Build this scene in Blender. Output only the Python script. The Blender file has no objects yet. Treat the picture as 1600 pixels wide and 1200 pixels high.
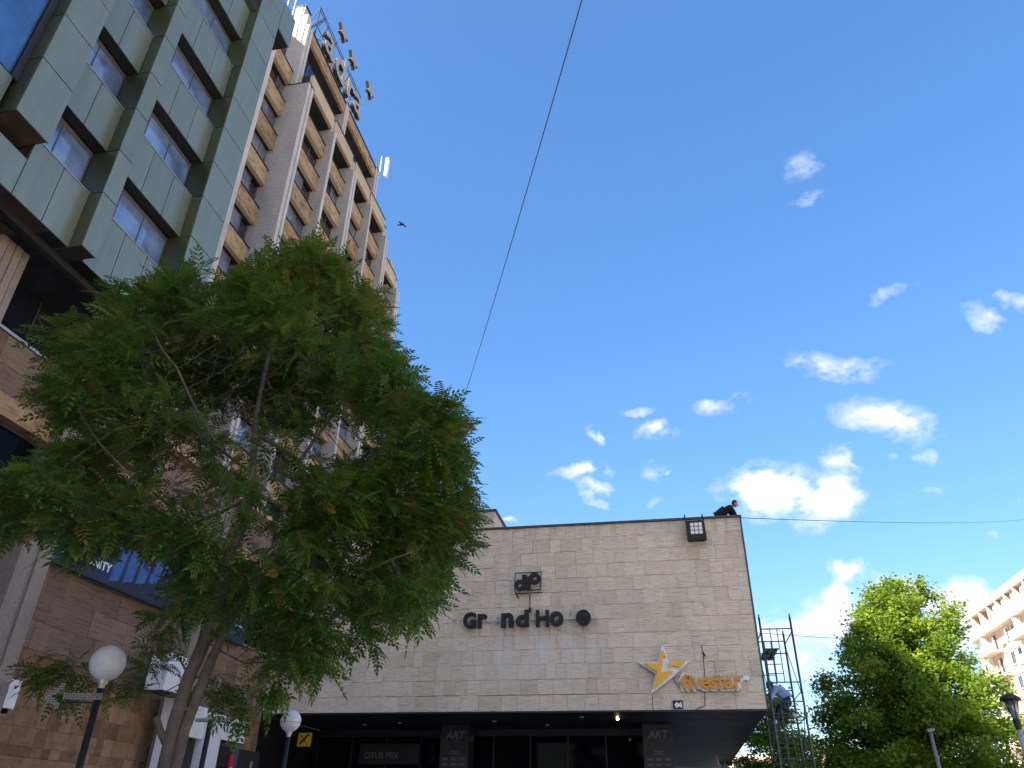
import bpy, bmesh, math, random
import numpy as np
from mathutils import Matrix, Vector
R = math.radians
random.seed(7)
rng = np.random.RandomState(11)
scene = bpy.context.scene
col = scene.collection

# ------------------------------------------------------------------ camera
cam_data = bpy.data.cameras.new('camera')
cam = bpy.data.objects.new('camera', cam_data)
col.objects.link(cam)
def cam_axes(yaw, pitch, roll):
    cy, sy, cp, sp = math.cos(yaw), math.sin(yaw), math.cos(pitch), math.sin(pitch)
    fwd = Vector((-sy*cp, cy*cp, sp)); right = Vector((cy, sy, 0)); up = right.cross(fwd)
    cr, sr = math.cos(roll), math.sin(roll)
    return right*cr + up*sr, -right*sr + up*cr, -fwd
ax = cam_axes(R(11.57), R(30.42), R(1.04))
m = Matrix.Identity(4)
for i, a in enumerate(ax):
    for j in range(3): m[j][i] = a[j]
m.translation = (0, 0, 1.6)
cam.matrix_world = m
cam_data.sensor_width = 36; cam_data.lens = 1180/1600*36
cam_data.clip_start = 0.1; cam_data.clip_end = 4000
scene.camera = cam

# ------------------------------------------------------------------ light
SUN_AZ = (-0.58, -0.815); SUN_EL = R(35)
world = bpy.data.worlds.new('World'); scene.world = world; world.use_nodes = True
wt = world.node_tree; wt.nodes.clear()
def nn(nt, t, **kw):
    n = nt.nodes.new(t)
    for k, v in kw.items(): setattr(n, k, v)
    return n
def math_(nt, op, a, b=None, clamp=False):
    n = nn(nt, 'ShaderNodeMath', operation=op, use_clamp=clamp)
    for i, v in enumerate((a, b)):
        if v is None: continue
        if isinstance(v, (int, float)): n.inputs[i].default_value = v
        else: nt.links.new(v, n.inputs[i])
    return n.outputs[0]
def vmath(nt, op, a, b=None):
    n = nn(nt, 'ShaderNodeVectorMath', operation=op)
    for i, v in enumerate((a, b)):
        if v is None: continue
        if isinstance(v, (tuple, list)): n.inputs[i].default_value = v
        else: nt.links.new(v, n.inputs[i])
    return n
def mixc(nt, fac, a, b, mode='MIX'):
    n = nn(nt, 'ShaderNodeMix', data_type='RGBA', blend_type=mode)
    for s, v in ((0, fac), (6, a), (7, b)):
        if isinstance(v, (int, float)): n.inputs[s].default_value = v
        elif isinstance(v, (tuple, list)): n.inputs[s].default_value = tuple(v)+((1,) if len(v) == 3 else ())
        else: nt.links.new(v, n.inputs[s])
    return n.outputs[2]
SKY_STRENGTH = 0.125
sky = nn(wt, 'ShaderNodeTexSky', sky_type='NISHITA', sun_disc=False)
sky.sun_elevation = SUN_EL; sky.sun_rotation = math.atan2(*SUN_AZ)
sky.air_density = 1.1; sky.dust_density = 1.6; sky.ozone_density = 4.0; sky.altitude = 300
# scattered small clouds, laid out by direction (tangent plane looking along +Y)
CLOUDS = [[0.1556,0.4017,14.8632,-2.2584,1.4773,22.9363,1.45],[0.222,0.3829,18.507,0.9851,-5.4465,24.0318,1.5],[0.2541,0.4325,38.4315,-7.5105,3.1428,43.6335,1.0],[0.1775,0.419,40.2166,-6.4711,3.5871,52.6093,0.7],[0.3241,0.4849,12.2168,-4.1876,7.3636,28.0274,1.0],[0.2879,0.5101,23.9647,-4.8824,3.9275,44.3397,0.5],[0.2722,0.5831,12.733,-3.5346,8.7988,36.6964,0.85],[0.3268,0.5742,39.0221,-8.389,6.7848,66.0841,0.5],[-0.0972,0.4427,21.8784,-0.7106,5.2913,76.5324,1.0],[-0.0834,0.4191,31.0855,-9.1204,28.9654,81.2026,0.85],[-0.0806,0.3996,33.0612,-16.2616,65.842,115.6382,0.6],[0.0142,0.4974,32.7101,-10.6021,22.3003,56.4138,1.0],[-0.0986,0.5183,87.4072,-2.6901,7.7687,92.9287,0.6],[-0.0878,0.5004,85.8682,58.0699,-23.6283,28.575,0.65],[-0.0723,0.4887,107.1544,-4.6154,5.3481,68.2746,0.75],[-0.0124,0.5367,33.4591,1.7781,-7.4072,102.7282,0.65],[0.0999,0.5352,20.9962,2.2617,-12.6388,58.4484,0.75],[-0.004,0.4382,46.5614,3.8934,-8.8549,72.1209,0.55],[0.0191,0.4278,141.9379,-12.3103,11.6127,171.2724,0.6],[0.2887,0.9865,28.2701,-4.7569,4.0015,21.3832,0.5],[0.2939,0.9083,45.0945,-7.9007,8.4239,49.2222,0.42],[0.4847,0.6446,37.1423,-10.2221,4.4334,36.54,0.7],[0.5406,0.6718,54.107,-8.8446,-5.9402,56.8772,0.7],[0.3713,0.6972,17.8428,1.3972,-34.953,95.9547,0.45],[-0.0119,0.3907,63.7074,-4.6867,7.9686,132.472,0.5],[0.2342,0.2837,31.5903,-6.3169,1.7938,43.4257,1.3],[0.2052,0.2591,33.3999,-25.0892,18.2503,25.1123,1.25],[0.186,0.2284,18.0269,-3.2621,0.7541,25.3928,1.25],[0.146,0.2141,16.8004,-2.7163,0.9515,35.7763,1.0],[0.1565,0.1875,12.5104,-2.1196,0.5628,26.4341,0.8],[0.3342,0.2391,17.7668,-4.5383,1.2518,38.1065,1.35],[0.3474,0.2088,16.1904,-4.3109,0.6827,25.6698,1.4],[0.2806,0.2564,22.9127,-5.1814,1.516,42.042,0.9],[-0.2085,0.3736,38.7919,0.7553,5.7349,104.7766,1.0],[0.3629,0.3813,54.6411,-13.7591,8.8708,140.9891,0.45],[0.4151,0.3253,76.6022,-21.7634,7.8005,150.7962,0.5],[0.4528,0.367,97.3792,-28.8691,11.8193,193.5352,0.5],[0.3119,0.4302,89.4329,-19.8922,9.6424,133.1514,0.4],[0.3559,0.4316,63.5697,-15.4281,5.595,76.2359,0.55],[0.1382,0.368,20.4761,-2.9909,3.516,61.2262,0.5],[0.2263,0.363,25.3568,-4.782,4.6102,80.2814,0.55]]
tc = nn(wt, 'ShaderNodeTexCoord')
sep = nn(wt, 'ShaderNodeSeparateXYZ'); wt.links.new(tc.outputs['Generated'], sep.inputs[0])
ysafe = math_(wt, 'MAXIMUM', sep.outputs[1], 0.05)
cmb = nn(wt, 'ShaderNodeCombineXYZ')
wt.links.new(math_(wt, 'DIVIDE', sep.outputs[0], ysafe), cmb.inputs[0])
wt.links.new(math_(wt, 'DIVIDE', sep.outputs[2], ysafe), cmb.inputs[1])
def warp(scale, amp, detail):
    n = nn(wt, 'ShaderNodeTexNoise'); n.inputs['Scale'].default_value = scale; n.inputs['Detail'].default_value = detail; n.inputs['Roughness'].default_value = 0.6
    wt.links.new(cmb.outputs[0], n.inputs['Vector'])
    d = vmath(wt, 'SUBTRACT', n.outputs[1], (.5, .5, .5)).outputs[0]
    return vmath(wt, 'MULTIPLY', d, (amp, amp*.55, 0)).outputs[0]
uv = vmath(wt, 'ADD', cmb.outputs[0], warp(14, .11, 6)).outputs[0]
uv = vmath(wt, 'ADD', uv, warp(45, .03, 4)).outputs[0]
acc = None
for (u, v, a, b, c, d, w) in CLOUDS:
    q = vmath(wt, 'SUBTRACT', uv, (u, v, 0)).outputs[0]
    qa = vmath(wt, 'DOT_PRODUCT', q, (a, b, 0)).outputs['Value']
    qb = vmath(wt, 'DOT_PRODUCT', q, (c, d, 0)).outputs['Value']
    r2 = math_(wt, 'ADD', math_(wt, 'MULTIPLY', qa, qa), math_(wt, 'MULTIPLY', qb, qb))
    e = math_(wt, 'MULTIPLY', math_(wt, 'POWER', math_(wt, 'SUBTRACT', 1.0, math_(wt, 'MULTIPLY', r2, 0.62), clamp=True), 1.7), w)
    acc = e if acc is None else math_(wt, 'MAXIMUM', acc, e)
def cloud_noise(scale, detail, rough, dist=0.0, off=(0, 0, 0), stretch=(1, 1, 1.7)):
    mp = nn(wt, 'ShaderNodeMapping'); mp.inputs['Scale'].default_value = stretch; mp.inputs['Location'].default_value = off
    wt.links.new(tc.outputs['Generated'], mp.inputs[0])
    n = nn(wt, 'ShaderNodeTexNoise'); n.inputs['Scale'].default_value = scale
    n.inputs['Detail'].default_value = detail; n.inputs['Roughness'].default_value = rough; n.inputs['Distortion'].default_value = dist
    wt.links.new(mp.outputs[0], n.inputs['Vector'])
    return n.outputs[0]
n1 = cloud_noise(17, 7, 0.62, 0.35)
n2 = cloud_noise(60, 4, 0.6, 0.2)
front = math_(wt, 'GREATER_THAN', sep.outputs[1], 0.05)
acc = math_(wt, 'MULTIPLY', acc, front)
# unseen sky behind the camera: thicker noise clouds added to brighten the shade
fill_clouds = cloud_noise(3.2, 8, 0.6, 0.5, (3.1, 1.7, 0.4), (1, 1, 2.4))
fill_clouds = math_(wt, 'MULTIPLY', math_(wt, 'SUBTRACT', fill_clouds, 0.49, clamp=True), 6.0)
fill_clouds = math_(wt, 'MULTIPLY', fill_clouds, math_(wt, 'LESS_THAN', sep.outputs[1], 0.05))
fib = math_(wt, 'ADD', math_(wt, 'MULTIPLY', n1, 3.0), math_(wt, 'MULTIPLY', n2, 0.9))
fib = math_(wt, 'SUBTRACT', fib, 1.5)
lift = math_(wt, 'MULTIPLY', math_(wt, 'SUBTRACT', acc, 0.75, clamp=True), 1.6)
dens = math_(wt, 'MULTIPLY', acc, math_(wt, 'MAXIMUM', math_(wt, 'ADD', fib, lift), 0.0))
dens = math_(wt, 'MULTIPLY', math_(wt, 'SUBTRACT', dens, 0.045, clamp=True), 1.2, clamp=True)
dens = math_(wt, 'SMOOTH_MIN', dens, 0.97); 
dens = math_(wt, 'MAXIMUM', dens, math_(wt, 'MULTIPLY', fill_clouds, 0.7, clamp=True))
dens = math_(wt, 'MULTIPLY', dens, math_(wt, 'MULTIPLY', math_(wt, 'ADD', sep.outputs[2], 0.0), 12.0, clamp=True))
hs = nn(wt, 'ShaderNodeHueSaturation'); hs.inputs['Saturation'].default_value = SKY_SAT = 1.40; hs.inputs['Hue'].default_value = 0.508
hs.inputs['Value'].default_value = 1.0
gmn = nn(wt, 'ShaderNodeGamma'); gmn.inputs[1].default_value = 0.72
wt.links.new(sky.outputs[0], gmn.inputs[0]); wt.links.new(gmn.outputs[0], hs.inputs['Color'])
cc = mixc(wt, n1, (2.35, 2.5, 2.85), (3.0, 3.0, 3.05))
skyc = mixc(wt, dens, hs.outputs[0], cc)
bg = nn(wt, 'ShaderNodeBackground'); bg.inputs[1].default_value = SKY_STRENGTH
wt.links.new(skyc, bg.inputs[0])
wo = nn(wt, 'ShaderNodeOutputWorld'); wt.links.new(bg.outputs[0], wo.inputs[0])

sd = bpy.data.lights.new('sun', 'SUN'); sd.energy = 5.0; sd.angle = R(0.5); sd.color = (1.0, 0.9, 0.74)
sun = bpy.data.objects.new('sun', sd); col.objects.link(sun)
tosun = Vector((SUN_AZ[0]*math.cos(SUN_EL), SUN_AZ[1]*math.cos(SUN_EL), math.sin(SUN_EL)))
sun.rotation_mode = 'QUATERNION'; sun.rotation_quaternion = tosun.to_track_quat('Z', 'Y')
sun.location = (-20, -30, 80)
vs = scene.view_settings
vs.view_transform = 'Standard'; vs.look = 'None'; vs.gamma = 1.0; vs.use_curve_mapping = False
vs.exposure = 1.85

# ------------------------------------------------------------------ helpers
WM = {}
def world_m(o):
    return WM.get(o.name, Matrix.Identity(4))
def link(o, parent=None, mw=None):
    col.objects.link(o)
    mw = mw if mw is not None else Matrix.Identity(4)
    if parent is not None:
        o.parent = parent
        o.matrix_parent_inverse = world_m(parent).inverted()
    o.matrix_basis = mw
    WM[o.name] = mw
    return o
def tag(o, label=None, cat=None, group=None, kind=None):
    if label: o['label'] = label
    if cat: o['category'] = cat
    if group: o['group'] = group
    if kind: o['kind'] = kind
    return o
def empty(name, loc, label, cat, group=None):
    o = bpy.data.objects.new(name, None); o.empty_display_size = 0.3
    link(o, None, Matrix.Translation(loc)); return tag(o, label, cat, group)
class MB:
    def __init__(s): s.v = []; s.f = []
    def box(s, x0, x1, y0, y1, z0, z1):
        n = len(s.v)
        s.v += [(x, y, z) for z in (z0, z1) for y in (y0, y1) for x in (x0, x1)]
        s.f += [tuple(n+i for i in q) for q in ((0, 2, 3, 1), (4, 5, 7, 6), (0, 1, 5, 4), (2, 6, 7, 3), (0, 4, 6, 2), (1, 3, 7, 5))]
        return s
    def prism(s, pts, axis, a0, a1):
        """closed outline pts in the two other axes, extruded along axis"""
        n = len(s.v); k = len(pts)
        for a in (a0, a1):
            for p, q in pts:
                s.v.append({'x': (a, p, q), 'y': (p, a, q), 'z': (p, q, a)}[axis])
        s.f.append(tuple(range(n, n+k))); s.f.append(tuple(range(n+2*k-1, n+k-1, -1)))
        for i in range(k): j = (i+1) % k; s.f.append((n+i, n+k+i, n+k+j, n+j))
        return s
    def tube(s, pts, rad, sides=8, cap=True):
        pts = [Vector(p) for p in pts]
        if not isinstance(rad, (list, tuple)): rad = [rad]*len(pts)
        n = len(s.v); prev = None
        for i, p in enumerate(pts):
            d = (pts[min(i+1, len(pts)-1)] - pts[max(i-1, 0)]).normalized()
            if prev is None:
                a = d.orthogonal().normalized()
            else:
                a = (prev - d*prev.dot(d))
                a = a.normalized() if a.length > 1e-6 else d.orthogonal().normalized()
            prev = a; b = d.cross(a)
            for k in range(sides):
                t = 2*math.pi*k/sides
                s.v.append(tuple(p + (a*math.cos(t)+b*math.sin(t))*rad[i]))
        for i in range(len(pts)-1):
            for k in range(sides):
                k2 = (k+1) % sides; o = n+i*sides
                s.f.append((o+k, o+k2, o+sides+k2, o+sides+k))
        if cap:
            s.f.append(tuple(n+k for k in reversed(range(sides))))
            s.f.append(tuple(n+(len(pts)-1)*sides+k for k in range(sides)))
        return s
    def sphere(s, c, r, seg=24, rings=14, sq=1.0):
        n = len(s.v)
        for i in range(1, rings):
            t = math.pi*i/rings
            for k in range(seg):
                a = 2*math.pi*k/seg
                s.v.append((c[0]+r*math.sin(t)*math.cos(a), c[1]+r*math.sin(t)*math.sin(a), c[2]+r*sq*math.cos(t)))
        s.v += [(c[0], c[1], c[2]+r*sq), (c[0], c[1], c[2]-r*sq)]
        for i in range(rings-2):
            for k in range(seg):
                k2 = (k+1) % seg
                s.f.append((n+i*seg+k, n+(i+1)*seg+k, n+(i+1)*seg+k2, n+i*seg+k2))
        t = n+(rings-1)*seg
        for k in range(seg):
            k2 = (k+1) % seg
            s.f.append((t, n+k, n+k2)); s.f.append((t+1, n+(rings-2)*seg+k2, n+(rings-2)*seg+k))
        return s
    def mesh(s, name, mat, smooth=False):
        me = bpy.data.meshes.new(name); me.from_pydata(s.v, [], s.f)
        me.materials.append(mat)
        bm = bmesh.new(); bm.from_mesh(me); bmesh.ops.recalc_face_normals(bm, faces=bm.faces); bm.to_mesh(me); bm.free()
        if smooth: me.polygons.foreach_set('use_smooth', [True]*len(me.polygons))
        me.update(); return me
    def build(s, name, mat, parent=None, smooth=False, kind=None):
        o = bpy.data.objects.new(name, s.mesh(name, mat, smooth)); link(o, parent)
        if kind: o['kind'] = kind
        return o
CUBES = {}
def piece(name, mat, parent, x0, x1, y0, y1, z0, z1):
    key = mat.name
    if key not in CUBES: CUBES[key] = MB().box(-.5, .5, -.5, .5, -.5, .5).mesh('block_'+key, mat)
    o = bpy.data.objects.new(name, CUBES[key])
    mw = Matrix.Translation(((x0+x1)/2, (y0+y1)/2, (z0+z1)/2)) @ Matrix.Diagonal((abs(x1-x0), abs(y1-y0), abs(z1-z0), 1))
    return link(o, parent, mw)
def text(name, s, size, ext, mat, parent, loc, rot, bold=0.0, bevel=0.0, shear=0.0, align='LEFT', spacing=1.0):
    cu = bpy.data.curves.new(name, 'FONT'); cu.body = s; cu.size = size; cu.extrude = ext; cu.offset = bold
    cu.bevel_depth = bevel; cu.shear = shear; cu.align_x = align; cu.space_character = spacing; cu.resolution_u = 4
    t = bpy.data.objects.new('tmp', cu); col.objects.link(t)
    me = bpy.data.meshes.new_from_object(t.evaluated_get(bpy.context.evaluated_depsgraph_get()))
    bpy.data.objects.remove(t)
    me.materials.clear(); me.materials.append(mat)
    o = bpy.data.objects.new(name, me)
    link(o, parent, Matrix.Translation(loc) @ rot.to_4x4()); return o
FACE_S = Matrix.Rotation(R(90), 3, 'X')                                   # reads from -Y
FACE_E = Matrix.Rotation(R(90), 3, 'Z') @ Matrix.Rotation(R(90), 3, 'X')  # reads from +X

# ------------------------------------------------------------------ materials
M = {}
def newmat(name, rough=0.7, metal=0.0, base=(.5, .5, .5), spec=0.5):
    mt = bpy.data.materials.new(name); mt.use_nodes = True; nt = mt.node_tree
    b = nt.nodes['Principled BSDF']
    b.inputs['Base Color'].default_value = (*base, 1); b.inputs['Roughness'].default_value = rough
    b.inputs['Metallic'].default_value = metal; b.inputs['Specular IOR Level'].default_value = spec
    M[name] = mt; return mt, nt, b
def noise(nt, scale=1.0, detail=5, rough=0.55, stretch=(1, 1, 1), dist=0.0, coord='pos', shift=False):
    if coord == 'pos': v = nn(nt, 'ShaderNodeNewGeometry').outputs['Position']
    else: v = nn(nt, 'ShaderNodeTexCoord').outputs['Object']
    mp = nn(nt, 'ShaderNodeMapping'); mp.inputs['Scale'].default_value = stretch; nt.links.new(v, mp.inputs[0])
    if shift:
        cx_ = nn(nt, 'ShaderNodeCombineXYZ'); q = math_(nt, 'MULTIPLY', piece_random(nt), 37.0)
        for i in range(3): nt.links.new(q, cx_.inputs[i])
        nt.links.new(cx_.outputs[0], mp.inputs['Location'])
    n = nn(nt, 'ShaderNodeTexNoise'); n.inputs['Scale'].default_value = scale; n.inputs['Detail'].default_value = detail
    n.inputs['Roughness'].default_value = rough; n.inputs['Distortion'].default_value = dist
    nt.links.new(mp.outputs[0], n.inputs['Vector']); return n.outputs[0]
def ramp(nt, fac, stops):
    r = nn(nt, 'ShaderNodeValToRGB'); nt.links.new(fac, r.inputs[0])
    e = r.color_ramp.elements
    while len(e) < len(stops): e.new(0.5)
    for el, (p, c) in zip(e, stops):
        el.position = p; el.color = (*c, 1) if len(c) == 3 else c
    return r.outputs[0]
def bump(nt, b, h, strength=0.3, dist=0.02):
    n = nn(nt, 'ShaderNodeBump'); n.inputs['Strength'].default_value = strength; n.inputs['Distance'].default_value = dist
    nt.links.new(h, n.inputs['Height']); nt.links.new(n.outputs[0], b.inputs['Normal'])
def piece_random(nt):
    a = nn(nt, 'ShaderNodeObjectInfo').outputs['Random']; g = nn(nt, 'ShaderNodeNewGeometry').outputs['Random Per Island']
    return math_(nt, 'FRACT', math_(nt, 'ADD', a, g))
def simple(name, base, rough=0.6, metal=0.0, var=0.15, scale=3.0, bumps=0.0, spec=0.5):
    mt, nt, b = newmat(name, rough, metal, base, spec)
    n = noise(nt, scale, 6, 0.6)
    lo = tuple(c*(1-var) for c in base); hi = tuple(min(1, c*(1+var)) for c in base)
    nt.links.new(ramp(nt, n, [(0.3, lo), (0.7, hi)]), b.inputs['Base Color'])
    if bumps: bump(nt, b, noise(nt, scale*12, 4), bumps, 0.01)
    return mt
def stone(name, cols, rough=0.85, fine=(6, 6, 6), finescale=3.0, fineamt=0.35, groove=None, stain=0.25, warm=1.0):
    """random tone per slab + grain + big stains; groove=(stretch, scale) gives chiselled lines"""
    mt, nt, b = newmat(name, rough, 0, cols[0], 0.3)
    k = len(cols); c = ramp(nt, piece_random(nt), [(i/(k-1), cc_) for i, cc_ in enumerate(cols)])
    g = noise(nt, finescale, 7, 0.65, fine, 0.6)
    gm = ramp(nt, g, [(0.32, (1-fineamt,)*3), (0.5, (1, 1, 1)), (0.72, (1+fineamt*.5,)*3)])
    c = mixc(nt, 1.0, c, gm, 'MULTIPLY')
    s = noise(nt, 0.55, 6, 0.6, (1, 1, 0.6), 0.4)
    c = mixc(nt, 1.0, c, ramp(nt, s, [(0.3, (1-stain,)*3), (0.65, (1+stain*.25,)*3)]), 'MULTIPLY')
    h = g
    if groove:
        gr = noise(nt, groove[1], 3, 0.5, groove[0], 0.15, shift=True)
        c = mixc(nt, 1.0, c, ramp(nt, gr, [(0.34, (0.66, 0.645, 0.63)), (0.47, (1, 1, 1)), (0.8, (1.06, 1.06, 1.06))]), 'MULTIPLY')
        h = math_(nt, 'ADD', math_(nt, 'MULTIPLY', gr, 2.0), math_(nt, 'MULTIPLY', g, 0.4))
    if name == 'ribbed_limestone':
        # lime bloom below the old letters, and rusty drips
        sx = nn(nt, 'ShaderNodeSeparateXYZ'); nt.links.new(nn(nt, 'ShaderNodeNewGeometry').outputs['Position'], sx.inputs[0])
        def win(o, c0, w0): return math_(nt, 'SUBTRACT', 1.0, math_(nt, 'MULTIPLY', math_(nt, 'ABSOLUTE', math_(nt, 'SUBTRACT', o, c0)), 1/w0), clamp=True)
        mk = math_(nt, 'MULTIPLY', win(sx.outputs[0], -4.3, 3.0), win(sx.outputs[2], 6.75, 1.25))
        st = noise(nt, 1.6, 6, .65, (1.6, 1, .45))
        bl = math_(nt, 'MULTIPLY', math_(nt, 'MULTIPLY', mk, math_(nt, 'SUBTRACT', st, .36, clamp=True)), 5.0, clamp=True)
        c = mixc(nt, math_(nt, 'MULTIPLY', bl, .65), c, (.74, .72, .70))
        dr = noise(nt, 2.2, 4, .6, (5.0, 1, .25))
        dk = math_(nt, 'MULTIPLY', math_(nt, 'MULTIPLY', win(sx.outputs[0], -4.6, 2.8), win(sx.outputs[2], 7.25, .45)), math_(nt, 'MULTIPLY', math_(nt, 'SUBTRACT', dr, .52, clamp=True), 7.0), clamp=True)
        c = mixc(nt, math_(nt, 'MULTIPLY', dk, .6), c, (.16, .11, .08))
        tp = math_(nt, 'MULTIPLY', win(sx.outputs[2], 11.1, .9), math_(nt, 'MULTIPLY', math_(nt, 'SUBTRACT', noise(nt, 1.8, 5, .6, (3.0, 1, .3)), .48, clamp=True), 5.0), clamp=True)
        c = mixc(nt, math_(nt, 'MULTIPLY', tp, .45), c, (.25, .20, .15))
    nt.links.new(c, b.inputs['Base Color']); bump(nt, b, h, 0.5, 0.02)
    return mt
stone('ribbed_limestone', [(.67, .575, .45), (.71, .615, .49), (.69, .60, .475), (.62, .53, .41), (.73, .64, .515), (.67, .585, .47)],
      groove=((1.6, 1.6, 34), 1.6), stain=0.12, fineamt=0.12)
stone('brown_ribbed_stone', [(.20, .135, .095), (.25, .175, .13), (.16, .11, .08), (.28, .20, .15)], groove=((1.5, 1.5, 22), 1.3), stain=0.2, fineamt=.2)
stone('travertine', [(.40, .26, .14), (.47, .32, .18), (.32, .20, .105), (.44, .28, .15)], fine=(1, 1, 2.2), finescale=1.7, fineamt=0.62, stain=0.2)
stone('travertine_edge', [(.50, .37, .24), (.55, .42, .28)], fineamt=0.2, stain=.15)
stone('brown_tile', [(.22, .125, .065), (.31, .19, .105), (.17, .095, .055), (.27, .155, .08), (.35, .225, .135)], fine=(1, 1, 1.8), finescale=2.8, fineamt=0.35, stain=0.2)
stone('concrete_white', [(.53, .475, .42), (.57, .515, .46)], fineamt=0.12, stain=0.2)
stone('podium_stone', [(.25, .21, .175), (.29, .245, .205)], fineamt=0.2, stain=0.4)
# small mosaic on the flanks of the pilasters
mt, nt, b = newmat('pilaster_mosaic', 0.85, 0, (.45, .42, .39), .3)
pos = nn(nt, 'ShaderNodeNewGeometry').outputs['Position']; sp = nn(nt, 'ShaderNodeSeparateXYZ'); nt.links.new(pos, sp.inputs[0])
cb = nn(nt, 'ShaderNodeCombineXYZ'); nt.links.new(math_(nt, 'ADD', sp.outputs[0], sp.outputs[1]), cb.inputs[0]); nt.links.new(sp.outputs[2], cb.inputs[1])
br = nn(nt, 'ShaderNodeTexBrick'); nt.links.new(cb.outputs[0], br.inputs['Vector']); br.inputs['Scale'].default_value = 1.0
br.inputs['Brick Width'].default_value = 0.46; br.inputs['Row Height'].default_value = 0.3; br.inputs['Mortar Size'].default_value = 0.012
br.inputs['Color1'].default_value = (.46, .415, .375, 1); br.inputs['Color2'].default_value = (.42, .38, .35, 1); br.inputs['Mortar'].default_value = (.33, .30, .275, 1)
s_ = noise(nt, .7, 6, .6, (1, 1, .35))
nt.links.new(mixc(nt, 1.0, br.outputs[0], ramp(nt, s_, [(.3, (.82, .82, .84)), (.7, (1.08, 1.07, 1.05))]), 'MULTIPLY'), b.inputs['Base Color'])
bump(nt, b, br.outputs['Fac'], -0.3, 0.01)
# coated aluminium cladding
mt, nt, b = newmat('green_cladding', 0.2, 0.45, (.27, .31, .26), .5)
pr = piece_random(nt)
c = ramp(nt, pr, [(0, (.26, .28, .195)), (1, (.30, .315, .22))])
d_ = noise(nt, 2.0, 5, .6, (2, 2, .22))
nt.links.new(mixc(nt, 1.0, c, ramp(nt, d_, [(.3, (.86, .87, .86)), (.7, (1.03, 1.03, 1.03))]), 'MULTIPLY'), b.inputs['Base Color'])
b.inputs['Roughness'].default_value = .27
mt, nt, b = newmat('olive_cladding', 0.3, 0.3, (.07, .08, .045), .4)
nt.links.new(ramp(nt, piece_random(nt), [(0, (.05, .058, .035)), (1, (.085, .095, .05))]), b.inputs['Base Color'])
simple('seam_black', (.02, .02, .02), .8)
def glassy(name, base, rough=0.06, wav=0.1, spec=1.0):
    mt, nt, b = newmat(name, rough, 0.0, base, spec)
    c = ramp(nt, noise(nt, .8, 4, .6), [(.35, tuple(v*.5 for v in base)), (.65, tuple(v*1.4 for v in base))])
    nt.links.new(c, b.inputs['Base Color']); b.inputs['IOR'].default_value = 1.8
    bump(nt, b, noise(nt, .8, 2, .4), wav, .02); return mt
glassy('dark_glass', (.012, .014, .022)); glassy('blue_glass', (.03, .09, .26)); glassy('curtain_glass', (.16, .18, .235))
glassy('office_glass', (.18, .26, .42), .05); glassy('shop_glass', (.004, .005, .007), .04, .05, .12)
M['shop_glass'].node_tree.nodes['Principled BSDF'].inputs['IOR'].default_value = 1.25
simple('frame_dark', (.035, .03, .03), .5); simple('window_frame_grey', (.16, .16, .17), .45, .3)
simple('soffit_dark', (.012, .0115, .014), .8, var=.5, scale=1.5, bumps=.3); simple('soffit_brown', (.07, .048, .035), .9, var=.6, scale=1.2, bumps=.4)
simple('core_dark', (.06, .055, .05), .9)
simple('roof_metal', (.045, .05, .06), .5, .3); simple('steel_dark', (.03, .03, .035), .55, .4); simple('rust_black', (.02, .017, .015), .8, var=.4, scale=9)
simple('scaffold_paint', (.06, .075, .09), .5, .3, var=.4, scale=8); simple('galv', (.45, .45, .46), .45, .6)
simple('white_plastic', (.72, .73, .74), .35); simple('opal_globe', (.66, .68, .71), .3, var=.12, scale=9)
simple('white_paint', (.70, .71, .73), .55, var=.08); simple('sign_white', (.72, .73, .76), .4, var=.04)
simple('yellow_sign', (.86, .42, .0), .4, var=.04); simple('orange_sign', (.60, .24, .0), .4, var=.06); simple('ghost_grey', (.5, .47, .43), .8)
simple('black_ink', (.012, .012, .014), .6); simple('grey_ink', (.11, .115, .135), .6); simple('red_paint', (.5, .03, .04), .5); simple('blue_banner', (.008, .018, .06), .45, var=.6, scale=1.4)
simple('blue_light', (.035, .10, .30), .5, var=.3); simple('raif_yellow', (.62, .45, .02), .5)
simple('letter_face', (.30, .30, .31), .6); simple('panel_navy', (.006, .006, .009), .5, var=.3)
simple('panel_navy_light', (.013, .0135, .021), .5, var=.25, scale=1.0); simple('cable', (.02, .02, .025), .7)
simple('pink_plaster', (.52, .37, .29), .9, var=.1, scale=.4); simple('cream_plaster', (.60, .53, .44), .9, var=.08, scale=.4)
simple('paving', (.46, .42, .36), .85, var=.2, scale=.5); simple('grass_soil', (.08, .10, .04), .95, var=.3, scale=.8)
simple('bark', (.11, .088, .076), .9, var=.35, scale=7, bumps=.6); simple('bark_dark', (.08, .06, .05), .9, var=.3, scale=5, bumps=.5)
simple('skin', (.42, .24, .17), .55, var=.06); simple('hair', (.012, .010, .009), .6); simple('black_cloth', (.010, .011, .016), .9, var=.3, scale=10)
simple('blue_cloth', (.22, .33, .58), .9, var=.12, scale=8); simple('navy_cloth', (.02, .024, .05), .9, var=.2, scale=8); simple('shoe_white', (.55, .55, .56), .6)
simple('wood_warm', (.45, .28, .13), .6); simple('curtain_white', (.70, .68, .64), .9, var=.1, scale=6)
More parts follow.
